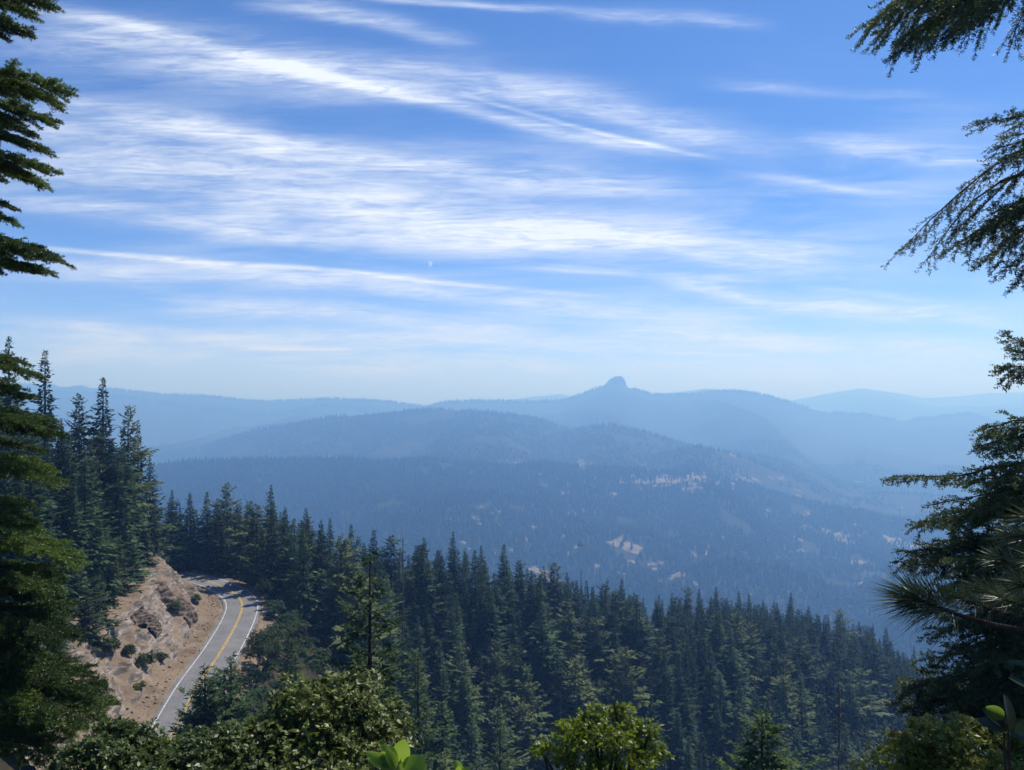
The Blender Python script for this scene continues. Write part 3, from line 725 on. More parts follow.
crest_list = [(172, 489, 'first conifer right of the rock bank behind the road bend'), (190, 492, 'dark conifer behind the road bend, second right of the rock bank'), (207, 491, 'pointed conifer over the vanishing end of the road'),
              (227, 482, 'tall dark conifer straight above the road bend, taller than its neighbours'), (251, 500, 'shorter conifer between the two tallest trees behind the road bend'), (271, 484, 'tallest conifer right of the road bend'),
              (285, 507, 'conifer close against the right side of the tallest bend tree'), (306, 507, 'broad topped conifer on the crest right of the bend trees'), (330, 517, 'pointed crest conifer above the young open fir'), (351, 523, 'crest conifer left of the tall thin pole tree'),
              (374, 529, 'conifer on the crest directly behind the young open fir'), (391, 535, 'crest conifer just left of the tall bare pole'), (424, 537, 'slender conifer on the crest right of the tall bare pole'),
              (453, 531, 'prominent spire topped conifer standing above the left crest line'), (465, 549, 'low crest conifer right of the prominent spire'), (481, 545, 'conifer between the two spires of the left crest'), (504, 543, 'second prominent spire on the crest, below the meadow specks'),
              (521, 563, 'leaning topped conifer right of the second spire'), (544, 565, 'rounded conifer on the crest left of the dead snag'), (554, 562, 'pointed conifer on the crest left of the dead snag'),
              (567, 572, 'small conifer touching the dead snag on its left'), (593, 586, 'low conifer on the crest right of the dead snag'), (607, 579, 'dark conifer right of the dead snag, first of a matching pair'), (622, 578, 'dark conifer right of the dead snag, second of a matching pair'),
              (637, 596, 'low conifer in the dip of the crest at centre'), (656, 598, 'blunt conifer in the dip of the crest at centre'), (672, 592, 'dark blunt conifer rising out of the crest dip'), (688, 586, 'crowded crest conifer above the bright green shrub, left one'),
              (699, 588, 'crowded crest conifer above the bright green shrub, right one'), (716, 586, 'tall crest conifer left of the gap facing the valley fields'), (739, 591, 'twin topped crest conifer below the valley fields, left one'), (749, 593, 'twin topped crest conifer below the valley fields, right one'),
              (777, 602, 'short conifer left of the broad pointed tree on the right crest'), (791, 592, 'broad pointed conifer standing highest on the right crest'), (809, 606, 'conifer right of the highest tree on the right crest'), (840, 609, 'spire above the standing dead snag on the right crest'),
              (859, 621, 'conifer right of the spire above the dead snag'), (873, 623, 'small conifer on the right crest just left of the pine tuft'), (886, 628, 'conifer under the pine tuft at right'), (914, 645, 'hazy conifer half hidden under the pine tuft'), (931, 662, 'last hazy crest conifer before the right hand fir')]
mixk = [KF[0], KF[2], KF[1], KF[0], KF[3], KF[2], KF[4], KP[0]]
for i, (a, tp, lb) in enumerate(crest_list):
    D = float(np.interp(a, crest_px, crest_D))
    by_top(mixk[(i * 5) % 8], a, tp, D, random.uniform(.85, 1.25), lb)

hill_top = [(0, 352), (30, 405), (60, 415), (85, 425), (103, 400), (130, 432), (150, 470), (168, 512), (180, 560)]
def hill_fill():
    r = np.random.default_rng(31); out = []
    for y in np.arange(92, 215, 6.5):
        for x in np.arange(-150, -60, 6.0):
            X = x + r.uniform(-2.5, 2.5); Y = y + r.uniform(-2.5, 2.5); a = 512 + F * X / Y
            if -30 < a < 178: out.append((X, Y, a))
    out = np.array(out); d, s = road_dist(out[:, 0], out[:, 1]); g = height(out[:, 0], out[:, 1])
    for (X, Y, a), dk, gz in zip(out, d, g):
        if dk > -16.5: continue
        h = r.uniform(17, 30) if dk < -22 else r.uniform(5, 15)
        lim = np.interp(a, [p_[0] for p_ in hill_top], [p_[1] for p_ in hill_top]) + r.uniform(0, 40)
        top = HORIZON - F * (gz + h) / Y
        if top < lim: h -= (lim - top) / F * Y
        if h < 4: continue
        k = (KF + KP + KF)[int(r.integers(0, 13))]; pine_ = k in KP
        an = min([(8, 'behind the bright boughs'), (30, 'right of the bright boughs'), (48, 'under the airy fir'), (66, 'left of the open pale pine'), (80, 'under the open pale pine'), (103, 'under the tallest hill fir'),
                  (118, 'right of the tallest hill fir'), (131, 'under the ragged topped pine'), (145, 'left of the bank peak'), (160, 'over the bank peak')], key=lambda q: abs(q[0] - a))
        top = HORIZON - F * (gz + h) / Y; row = 'at the skyline' if top < lim + 12 else 'in upper rows' if top < 470 else 'in middle rows' if top < 540 else 'in lower rows' if top < 600 else 'on the bank lip'
        size = 'tall ' if h > 24 else 'young ' if h < 11 else ''
        k.place(X, Y, h, r.uniform(.95, 1.25), f'{size}{"grey pine" if pine_ else "dark fir"} {row} of left hill, {an[1]}', GRP)
hill_fill()

# forest mass over the slope
def slope_trees():
    r = np.random.default_rng(21); cand = []
    y = 112.0
    while y < 440:
        stp = 7.4
        for x in np.arange(-130, 330, stp):
            X = x + r.uniform(-3.2, 3.2); Y = y + r.uniform(-3.2, 3.2); a = 512 + F * X / Y
            if a < 150 or a > 1010: continue
            cand.append((X, Y, a))
        y += stp
    cand = np.array(cand); d, s = road_dist(cand[:, 0], cand[:, 1])
    g = height(cand[:, 0], cand[:, 1]); res = []
    for (X, Y, a), dk, gz in zip(cand, d, g):
        if dk < (7.5 if Y > 150 else 10) and dk > -14: continue
        if dk < 0 and Y < 200: continue
        if dk < 0 and a < 165: continue
        h = np.clip(r.normal(23, 6.0), 9, 35)
        top = HORIZON - F * (gz + h) / Y; base = HORIZON - F * gz / Y
        lim = np.interp(a, crest_px, crest_top) + r.uniform(5, 22)
        Dc = np.interp(a, crest_px, crest_D)
        if Y < 172 and a > 300: lim = max(lim, 690 + r.uniform(0, 40))
        if a < 300:
            if Y < 172: lim = max(lim, np.interp(a, [200, 245, 262, 300], [790, 735, 660, 650]))
            if dk < 8 and Y < 190: continue
        if Y > Dc + 30: continue
        if top < lim:
            h -= (lim - top) / F * Y
            if h < 11: continue
        top = HORIZON - F * (gz + h) / Y
        if top > 790 or base < 470: continue
        res.append((X, Y, h, a, top))
    return np.array(res)
ST = slope_trees()
ST = ST[np.argsort(-(ST[:, 2] / ST[:, 1]))]
ANCHORS = [(172, 'the first tree right of the rock bank'), (207, 'the tree over the road end'), (227, 'the tall tree above the road bend'), (251, 'the short tree above the road bend'), (271, 'the tallest bend tree'),
           (306, 'the broad topped crest tree'), (335, 'the crest left of the young fir'), (370, 'the tip of the young open fir'), (403, 'the tall bare pole'), (424, 'the slender tree beside the pole'), (453, 'the prominent left spire'),
           (481, 'the gap between both spires'), (504, 'the second crest spire'), (521, 'the leaning topped crest tree'), (549, 'the rounded crest tree'), (581, 'the dead crest snag'), (614, 'the matching crest pair'), (646, 'the dip of the crest'),
           (672, 'the dark blunt crest tree'), (694, 'the crowded crest pair'), (716, 'the tree beside the valley gap'), (744, 'the twin topped crest tree'), (791, 'the highest tree at right'), (812, 'the neighbour of the highest tree'),
           (840, 'the spire above the snag'), (866, 'the small trees before the tuft'), (888, 'the pine needle tuft'), (922, 'the last hazy crest trees')]
def slope_label(a, top, h, pine_):
    an = min(ANCHORS, key=lambda q: abs(q[0] - a)); dr = top - np.interp(a, crest_px, crest_top)
    row = 'just' if dr < 22 else 'not far' if dr < 50 else 'midway down' if dr < 85 else 'far down' if dr < 120 else 'lowest'
    side = ' and left of' if a < an[0] - 4 else ' and right of' if a > an[0] + 4 else ''
    size = 'tall ' if h > 26.5 else 'short ' if h < 19 else ''
    return f'{size}{"grey pine" if pine_ else "dark fir"} {row} below{side} {an[1]}'
def near_phrase(a):
    for lim, t in ((330, 'forest slope beside the road bend'), (450, 'forest slope behind the young open fir'), (590, 'forest slope left of the dead crest snag'),
                   (700, 'forest slope above the lime green shrub'), (800, 'forest slope above the small bright fir'), (9999, 'forest slope around the standing snag')):
        if a < lim: return t
extra = []
NMAX = 190
for i, (X, Y, h, a, top) in enumerate(ST):
    k = (KF + KP + KF[:3])[i * 7 % 11]
    if i < NMAX:
        tone = 'pine' if k in KP else 'fir'
        row = 'high' if top < np.interp(a, crest_px, crest_top) + 45 else ('low' if top > 690 else 'midway')
        k.place(X, Y, h, random.uniform(.92, 1.36), slope_label(a, top, h, k in KP), GRP)
    else: extra.append((k, X, Y, h))
# the trees that show least, as one mass
G = Geo()
for k, X, Y, h in extra:
    V, Fs = k.geo; s = h / k.H; th = random.uniform(0, 6.28); c, sn = math.cos(th), math.sin(th)
    z = float(height(np.array([X]), np.array([Y]))[0])
    Vr = np.stack([(V[:, 0] * c - V[:, 1] * sn) * s + X, (V[:, 0] * sn + V[:, 1] * c) * s + Y, V[:, 2] * s + z], 1)
    G.add(Vr, Fs[0])
if extra: tag(G.build('forest_trees', M_fir), 'dense dark conifers filling the forest slope between the nearer trees', 'forest', kind='stuff')
print('slope trees', len(ST), 'crest', len(crest_list))

# nearer single trees
Kyoung = Kind('young_fir', M_pale, 301, H=16, Rr=4.6, base=.05, nw=21, nb=8, spr=30, droop=.10, gap=.25, irregular=.25, taper=.80, fine=1.6, lf=.42)
by_top(Kyoung, 370, 556, 31, 1.0, 'young fir with open tiers of pale boughs on a thin straight trunk', None)
Kdark = Kind('small_fir', M_fir, 302, H=22, Rr=5.4, base=.03, nw=46, nb=10, spr=22, droop=.05, gap=.05, irregular=.25, taper=.85, fine=1.3, lf=.75)
by_top(Kdark, 205, 666, 70, 1.1, 'small dark fir covering the near end of the yellow road line', None)
by_top(Kdark, 231, 656, 74, 1.15, 'small dark fir at the right edge of the road, slightly taller of the pair', None)
Kround = Kind('round_pine', M_pale, 303, H=28, Rr=5.2, base=.05, nw=38, nb=9, spr=20, droop=.0, gap=.08, irregular=.25, taper=.42, fine=1.3, lf=.7)
by_top(Kround, 291, 626, 118, .80, 'rounded grey green pine between the road and the young open fir', None)
M_bfir = leaf_mat('bright_fir_needles', (.035, .075, .014), (.110, .185, .036), spec=.2, trans=.4)
Kbright = Kind('bright_fir', M_bfir, 304, H=10, Rr=3.2, base=.03, nw=30, nb=9, spr=26, droop=-.05, gap=.1, irregular=.25, taper=.8, fine=1.6, lf=.42)
by_top(Kbright, 762, 714, 34, 1.3, 'small bright green fir tip at the bottom edge, left of the bare snag', None)
Kmid = Kind('green_fir', M_pale, 305, H=32, Rr=5.6, base=.04, nw=46, nb=8, spr=20, droop=.1, gap=.15, irregular=.25, taper=.8, fine=1.3, lf=.6)
by_top(Kmid, 418, 655, 82, .9, 'mid green fir low at the foot of the young open fir', None)
by_top(Kmid, 262, 690, 95, .8, 'pale green fir low beside the road, left of the rounded pine', None)
by_top(Kmid, 500, 720, 110, .9, 'grey fir low in the picture right of the broad leaf sprig', None)

def snag(name, a, top, D, label, rad, branches, seed, clump=None, minh=6):
    r = np.random.default_rng(seed); q = px(a, top, D); g = float(height(np.array([q[0]]), np.array([D]))[0]); H = max(minh, q[2] - g)
    o = empty(name, (q[0], D, g), label, 'dead tree'); T = Geo()
    zz = np.linspace(-.5, H, 12); T.tube(np.stack([.02 * np.sin(zz) * rad * 8, .02 * np.cos(zz * .7) * rad * 8, zz], 1), np.interp(zz, [-.5, H], [rad, rad * .3]), 7)
    T.build('trunk', M_dead, o, True)
    for _ in range(branches):
        B = Geo(); z = H * r.uniform(.35, .98); az = r.random() * 6.28; L = r.uniform(.4, 1.0) * H * .08 * (1.3 - z / H) + .3
        p = [np.array([0, 0, z])]; 
        for k in range(4): p.append(p[-1] + L / 4 * np.array([math.cos(az), math.sin(az), r.normal(-.05, .25)]))
        B.tube(p, np.linspace(rad * .22, rad * .06, 5), 4); B.build('branch', M_dead, o)
    if clump:
        z, rr, n = clump; c = r.normal(0, 1, (n, 3)) * [rr, rr, rr * .9] + [-.2, 0, z]; dv = unit(r.normal(0, 1, (n, 3)))
        V, Q = kites(c, dv, unit(np.cross(dv, r.normal(0, 1, (n, 3)))), np.full(n, rr * .55), np.full(n, rr * .22)); gg = Geo(); gg.add(V, Q); gg.build('foliage', M_fir, o)
    return o
snag('dead_snag', 581, 569, 288, 'thin dead snag poking above the middle of the forest crest', .28, 26, 1, clump=(36, .8, 60))
snag('bare_pole_tree', 403, 538, 200, 'tall bare pole tree standing in front of the left forest crest', .36, 40, 2)
snag('standing_snag', 839, 684, 62, 'bare standing snag with a dark clump near the bottom edge at right', .16, 40, 3, clump=(21.0, .32, 90))

for q, (a, tp, D, rd) in enumerate([(488, 640, 205, .22), (655, 668, 230, .22), (735, 650, 265, .24), (560, 690, 190, .20), (447, 600, 215, .22)]):
    snag('dead_snag', a, tp, D, ['grey dead snag in the forest above the broad leaf sprig', 'grey dead snag in the forest above the lime green shrub', 'grey dead snag in the forest above the small bright fir', 'grey dead snag in the forest left of the lime green shrub', 'grey dead snag right of the young open fir'][q], rd, 16, 60 + q)

# ------------------------------------------------------------------ broadleaf shrubs
def leaf_cloud(lobes, n, leaf, seed, rag=.42, aspect=.5, up=.5):
    """rosettes of leaves over the outer shells of several lobes; lobes: (x,y,z,rx,ry,rz)"""
    r = np.random.default_rng(seed); lb = np.array(lobes, float); wt = lb[:, 3] * lb[:, 5]; wt /= wt.sum()
    k = r.choice(len(lb), n, p=wt); d = unit(r.normal(0, 1, (n, 3))); d[:, 2] = np.abs(d[:, 2]) * .9 + d[:, 2] * .1; d = unit(d)
    rad = r.uniform(0, 1, n) ** .22 * (1 + rag * fbm(d[:, 0] * 4 + k * 3.1, d[:, 2] * 4 + d[:, 1] * 3, 3))
    c = lb[k, :3] + d * rad[:, None] * lb[k, 3:]
    ax = unit(d * (1 - up) + np.array([0, 0, up]) + r.normal(0, .3, (n, 3)))
    V_ = []; per = 7
    G = Geo()
    for j in range(per):
        t = unit(np.cross(ax, r.normal(0, 1, (n, 3)))); dv = unit(ax * r.uniform(.25, 1.0, (n, 1)) + t * .9)
        side = unit(np.cross(dv, ax + r.normal(0, .25, (n, 3)))); L = leaf * r.uniform(.7, 1.25, n)
        V, Q = kites(c + ax * (j * leaf * .10), dv, side, L, L * aspect, -.12 * L[:, None] * np.array([0, 0, 1.0]))
        G.add(V, Q)
    return G
def shrub(name, x, y, lobes, n, leaf, mat, label, seed, stems=9, cat='shrub', group=None, bark=None, z=None, **kw):
    """lobes are given relative to the foot"""
    z0 = float(height(np.array([x]), np.array([y]))[0]) if z is None else z
    o = empty(name, (x, y, z0), label, cat, group); r = np.random.default_rng(seed + 50)
    leaf_cloud(lobes, n, leaf, seed, **kw).build('foliage', mat, o)
    lb = np.array(lobes)
    for k in range(stems):
        T = Geo()
        l_ = lb[k % len(lb)]; e = l_[:3] + r.uniform(-.6, .6, 3) * l_[3:]; s = np.array([r.uniform(-.15, .15) + l_[0] * .2, r.uniform(-.15, .15) + l_[1] * .2, -.25])
        tt = np.linspace(0, 1, 7)[:, None]; p = s + (e - s) * tt + np.array([0, 0, 1.0]) * (np.sin(tt * np.pi) * .12 * np.linalg.norm(e - s)) + r.normal(0, .04, (7, 3)) * tt * np.linalg.norm(e - s) * .4
        th = .012 + .012 * np.linalg.norm(e - s) / 1.5
        T.tube(p, np.linspace(th * 1.6, th * .35, 7), 5)
        for q in range(5):
            b0 = p[r.integers(3, 7)]; T.tube([b0, b0 + r.normal(0, 1, 3) * l_[3:] * .22, b0 + r.normal(0, 1, 3) * l_[3:] * .30 + np.array([0, 0, .25]) * l_[5]], [th * .4, th * .25, th * .12], 4)
        T.build('stem', bark or M_redbark, o)
    return o
def lobes_px(D, foot, blobs, ry=.8):
    """lobes from (x, y, rx, rz) in view pixels at depth D"""
    out = []
    for (a, b, w, h, dy) in blobs:
        q = px(a, b, D + dy); s = (D + dy) / F; out.append((q[0] - foot[0], q[1] - foot[1], q[2] - foot[2], w * s, max(w, h) * s * ry, h * s))
    return out
def near_shrub(name, D, fa, blobs, n, leaf, mat, label, seed, **kw):
    fx = (fa - 512) / F * D; z0 = float(height(np.array([fx]), np.array([D]))[0])
    return shrub(name, fx, D, lobes_px(D, (fx, D, z0), blobs), n, leaf, mat, label, seed, z=z0, **kw)
near_shrub('manzanita_shrub', 9.0, 320, [(322, 735, 62, 55, 0), (345, 720, 40, 40, .2), (370, 745, 42, 40, .3), (290, 745, 45, 42, -.3), (310, 770, 85, 40, -.4), (262, 765, 40, 34, 0)], 5600, .068, M_manz,
           'large domed olive green shrub with small glossy leaves at the bottom, left of centre', 1, stems=16)
near_shrub('manzanita_shrub', 8.2, 165, [(218, 772, 48, 38, 0), (168, 778, 48, 32, .2), (125, 765, 40, 34, .1), (175, 812, 95, 48, -.3), (90, 772, 38, 30, -.2), (228, 742, 18, 16, .3), (114, 742, 20, 20, .3)], 5200, .062, M_manz,
           'low spreading olive green shrub with glossy leaves below the near end of the road', 2, stems=14)
near_shrub('bright_shrub', 10.5, 605, [(592, 728, 17, 14, 0), (614, 722, 20, 12, .2), (572, 742, 18, 13, -.2), (552, 756, 15, 10, -.2), (638, 738, 18, 15, .1), (652, 758, 16, 16, .1), (604, 745, 26, 18, -.3), (580, 764, 26, 16, 0), (628, 766, 26, 16, -.2), (600, 796, 58, 20, 0), (566, 728, 9, 8, .2), (624, 713, 9, 7, .1), (597, 714, 8, 7, 0), (648, 730, 8, 8, 0), (540, 752, 8, 7, 0)], 1250, .076, M_lime,
           'sunlit lime green shrub alone at the bottom centre', 3, stems=16, aspect=.42, bark=M_twig, rag=.62)
near_shrub('yellow_green_shrub', 6.0, 965, [(905, 752, 17, 18, 0), (925, 732, 16, 11, .1), (945, 745, 22, 16, -.1), (970, 734, 24, 12, .1), (998, 742, 22, 14, 0), (1018, 750, 22, 18, -.1), (930, 768, 34, 14, 0), (985, 766, 40, 16, -.2), (960, 792, 90, 22, 0)], 2900, .040, M_yel,
           'yellow green small leaved shrub with dark twigs in the bottom right corner', 4, stems=20, aspect=.45, bark=M_twig, rag=.6)

# rock outcrops standing out of the cut bank
def outcrop(a, b, w, h, label, seed, deep=.6):
    k0 = ((512 + F * bx2 / by2 - a) ** 2 + (HORIZON - F * bz2 / by2 - b) ** 2).argmin(); i0, j0 = np.unravel_index(k0, bx2.shape)
    c = np.array([bx2[i0, j0], by2[i0, j0], bz2[i0, j0]]); s_ = c[1] / F
    nrm = np.array([RN[BS[i0], 0], RN[BS[i0], 1], .9]); nrm /= np.linalg.norm(nrm); al = np.array([RTg[BS[i0], 0], RTg[BS[i0], 1], 0]); upw = np.cross(nrm, al); upw *= np.sign(upw[2])
    G = Geo(); r = np.random.default_rng(seed)
    n = 46; u, v = np.meshgrid(np.linspace(-1, 1, n), np.linspace(-1, 1, n), indexing='ij')
    rad = np.sqrt(u * u + v * v); ed = np.clip(1 - (rad * (1 + .5 * fbm(u * 2 + seed, v * 2, 3))) ** 2, -.35, 1)
    q = (u * 2.2 + v * 3.6) + seed
    led = np.abs(((q + .5 * fbm(u * 3, v * 3 + seed, 3)) % 1.0) - .5) * 2
    hgt = deep * (ed * 1.6 + .85 * led * (ed > 0) + .7 * fbm(u * 5 + seed, v * 5, 4, .6)) - .25
    P = c + (u * w * s_)[..., None] * al * 1.25 + (v * h * s_)[..., None] * upw * 1.35 + hgt[..., None] * nrm
    i = np.arange(n * n).reshape(n, n); G.add(P.reshape(-1, 3), np.stack([i[:-1, :-1], i[1:, :-1], i[1:, 1:], i[:-1, 1:]], -1).reshape(-1, 4))
    o = G.build('rock_outcrop', M_rock); tag(o, label, 'rock', 'rock outcrops of the cut bank')
for i, (a, b, w, h, lb, dp) in enumerate([(176, 606, 17, 24, 'large dark rock outcrop in the middle of the cut bank above the road', .9), (150, 622, 13, 16, 'paler rock ledge left of the large dark outcrop', .6), (168, 580, 11, 12, 'rock rib high on the bank above the large outcrop', .6),
                                          (92, 690, 16, 16, 'dark rock outcrop low on the bank beside the bright boughs', .7)]):
    outcrop(a, b, w * .8, h * .8, lb, 50 + i * 3, dp * 1.15)

# loose rubble fallen from the cut
def rubble():
    r = np.random.default_rng(91); G = Geo(); n = 2600
    base = np.array([(1, 0, 0), (-1, 0, 0), (0, 1, 0), (0, -1, 0), (0, 0, 1), (0, 0, -1)], float)
    tri = np.array([(0, 2, 4), (2, 1, 4), (1, 3, 4), (3, 0, 4), (2, 0, 5), (1, 2, 5), (3, 1, 5), (0, 3, 5)])
    jmax = int(np.argmax(dd > -4.6)); i_ = r.integers(0, nb, n); toe = r.random(n) < .5
    j_ = np.where(toe, jmax - r.integers(0, 9, n), r.integers(6, jmax, n))
    c = np.stack([bx2[i_, j_], by2[i_, j_], bz2[i_, j_]], 1); sz = r.uniform(.04, .12, n) * np.where(r.random(n) < .12, 3.2, 1)
    V = base[None] * r.uniform(.55, 1.2, (n, 6, 1)) * sz[:, None, None] * np.array([1.25, 1.0, .75]); th = r.random(n) * 6.28; co, si = np.cos(th)[:, None], np.sin(th)[:, None]
    V = np.stack([V[..., 0] * co - V[..., 1] * si, V[..., 0] * si + V[..., 1] * co, V[..., 2]], -1) + c[:, None] + np.array([0, 0, .02])
    G.add(V.reshape(-1, 3), (tri[None] + np.arange(n)[:, None, None] * 6).reshape(-1, 3))
    o = G.build('rubble', M_rock); tag(o, 'loose stones scattered over the cut bank and along its foot', 'rubble', kind='stuff')
rubble()

# scrub on the cut bank and by the bend
def bank_bush(a, b, D, w, h, label, seed, mat=M_pine):
    q = px(a, b, D); z0 = q[2] - .3; s = D / F
    r = np.random.default_rng(seed)
    lob = [(r.normal() * w * s * .35, r.normal() * w * s * .3, h * s * (.5 + .25 * r.random()), w * s * r.uniform(.5, .8), w * s * .6, h * s * r.uniform(.5, .7)) for _ in range(5)]
    return shrub('bank_bush', q[0], D, lob, 260, .34, mat, label, seed, stems=4, cat='bush', group='bushes on the cut bank and road verge', z=z0, bark=M_twig)
def bank_at(s_target_y, a):
    """depth at which the sight line in column a meets the bank sheet nearest row y"""
    pxx = 512 + F * bx2 / by2; pyy = HORIZON - F * bz2 / by2
    e = (pxx - a) ** 2 + (pyy - s_target_y) ** 2; k = np.unravel_index(e.argmin(), e.shape); return float(by2[k])
for i, (a, b, w, h, lb) in enumerate([(147, 670, 10, 18, 'round dark bush low on the dirt bank, biggest on the bare slope'), (161, 661, 6, 9, 'small round bush right beside the biggest bush on the bank'), (196, 602, 5, 8, 'lone dark bush beside the road near the top of the bank'),
                                     (168, 576, 8, 9, 'grey bush in a notch at the top of the rock bank'), (129, 658, 8, 15, 'bush at the shaded left edge of the bank'), (174, 615, 7, 14, 'scrub in front of the dark rock outcrop'),
                                     (178, 562, 9, 9, 'bush on the far upper lip of the bank'), (112, 655, 12, 18, 'bushy scrub at the foot of the hill trees'), (140, 688, 6, 6, 'yellowish weed clump on the lower bank')]):
    bank_bush(a, b, bank_at(b, a), w * .78, h * .8, lb, 400 + i, M_yel if 'yellowish' in lb else M_pine)
bank_bush(238, 574, 212, 11, 24, 'rounded pale bush under the trees behind the road bend', 420, M_pale)
bank_bush(262, 600, 178, 10, 18, 'bush at the right edge of the road bend', 421)
bank_bush(252, 655, 140, 12, 18, 'pale bush right of the road below the dark shade', 422, M_pale)
bank_bush(270, 655, 132, 14, 22, 'scrub at the left foot of the rounded pine', 423)

def verge_scrub():
    r = np.random.default_rng(77); n = 0
    for _ in range(400):
        X = r.uniform(-62, -18); Y = r.uniform(112, 176); a = 512 + F * X / Y
        d, s_r = road_dist(np.array([X]), np.array([Y]))
        if d[0] < 6.4 or d[0] > 26 or a > 330: continue
        n += 1
        if n > 56: break
        z0 = float(height(np.array([X]), np.array([Y]))[0]); w = r.uniform(1.1, 2.2); h = r.uniform(1.4, 3.2)
        lob = [(r.normal() * w * .45, r.normal() * w * .45, h * r.uniform(.4, .8), w * r.uniform(.45, .8), w * .6, h * r.uniform(.3, .5)) for _ in range(5)]
        shrub('verge_bush', X, Y, lob, 230, .36, M_fir if n % 3 else M_pine, 'dark bush on the shaded slope right of the road', 600 + n, stems=2, cat='bush', group='bushes on the slope right of the road', z=z0, bark=M_twig)
verge_scrub()

# ------------------------------------------------------------------ near conifers with modelled boughs
def bough(T, N, p0, p1, seed, width=.5, arch=.12, twig=.26, needle=.034, dens=1.0, nw=.0075, hang=.25, bare=.15, rad=.018, scat=.30):
    """a branch from p0 to p1: side twigs in a drooping plane, needles set round every twig"""
    r = np.random.default_rng(seed); p0 = np.asarray(p0, float); p1 = np.asarray(p1, float); L = np.linalg.norm(p1 - p0)
    t = np.linspace(0, 1, 14)[:, None]
    ax = p0 + (p1 - p0) * t + np.array([0, 0, 1.0]) * np.sin(t * np.pi) * L * arch + np.cumsum(r.normal(0, .012 * L, (14, 3)), 0) * .5 * (t * (1 - t) * 4)
    T.tube(ax, np.linspace(rad * (.5 + L * .35), rad * .22, 14), 5)
    fwd = unit(p1 - p0); side = unit(np.cross(fwd, [0, 0, 1.0])); upv = np.cross(side, fwd)
    tb = []; td = []; tl = []
    ns = int(L * 15 * dens) + 5
    for i in range(ns):
        f = bare + (1 - bare) * (i + r.random()) / ns
        b = np.array([np.interp(f, t[:, 0], ax[:, k]) for k in range(3)]); sg = 1 if i % 2 else -1
        wl = width * L * (.25 + .9 * math.sin(min(1, (1 - f) * 1.25 + .12) * math.pi * .5)) * r.uniform(.55, 1.1) * .62
        wl = max(.14, wl); an = r.uniform(.55, 1.05)
        d = unit(fwd * math.cos(an) + side * sg * math.sin(an) + upv * r.normal(-.05, scat))
        m = 7; tt = np.linspace(0, 1, m)[:, None]
        pth = b + d * tt * wl + np.array([0, 0, -1.0]) * (tt ** 1.8) * wl * hang * r.uniform(.4, 1.5)
        T.tube(pth, np.linspace(rad * .30, rad * .10, m), 3)
        k = max(2, int(wl / .055 * dens))
        for j in range(k):
            g = .12 + .88 * (j + r.random() * .7) / k; c = np.array([np.interp(g, tt[:, 0], pth[:, q]) for q in range(3)])
            s2 = 1 if j % 2 else -1; a2 = r.uniform(.4, .95); pl = unit(np.cross(d, upv))
            dd_ = unit(d * math.cos(a2) + pl * s2 * math.sin(a2) + np.array([0, 0, 1.0]) * r.normal(-hang * .5, .22))
            tb.append(c); td.append(dd_); tl.append(twig * r.uniform(.35, .9) * (1.1 - .6 * g))
        tb.append(pth[-2]); td.append(unit(pth[-1] - pth[-2])); tl.append(twig * .5)
        seg_n = int(wl / .09) + 1
        for j in range(seg_n):
            g = (j + .5) / seg_n; tb.append(b + (pth[-1] - b) * g * .98 - np.array([0, 0, 1]) * 0); td.append(d); tl.append(.10)
    tb.append(ax[-2]); td.append(unit(ax[-1] - ax[-2])); tl.append(twig * .8)
    tb = np.array(tb); td = np.array(td); tl = np.array(tl)
    nn = np.maximum(7, (tl / .0060 * dens).astype(int)); k = np.repeat(np.arange(len(tl)), nn); n = len(k)
    f = r.random(n); base = tb[k] + td[k] * (tl[k] * f)[:, None]
    rv = unit(np.cross(td[k], r.normal(0, 1, (n, 3)))); rv[:, 2] = rv[:, 2] * .75 + .12
    dv = unit(td[k] * r.uniform(.35, .9, (n, 1)) + rv)
    V, Q = kites(base, dv, unit(np.cross(dv, r.normal(0, 1, (n, 3)))), needle * r.uniform(.7, 1.2, n), np.full(n, nw))
    N.add(V, Q)

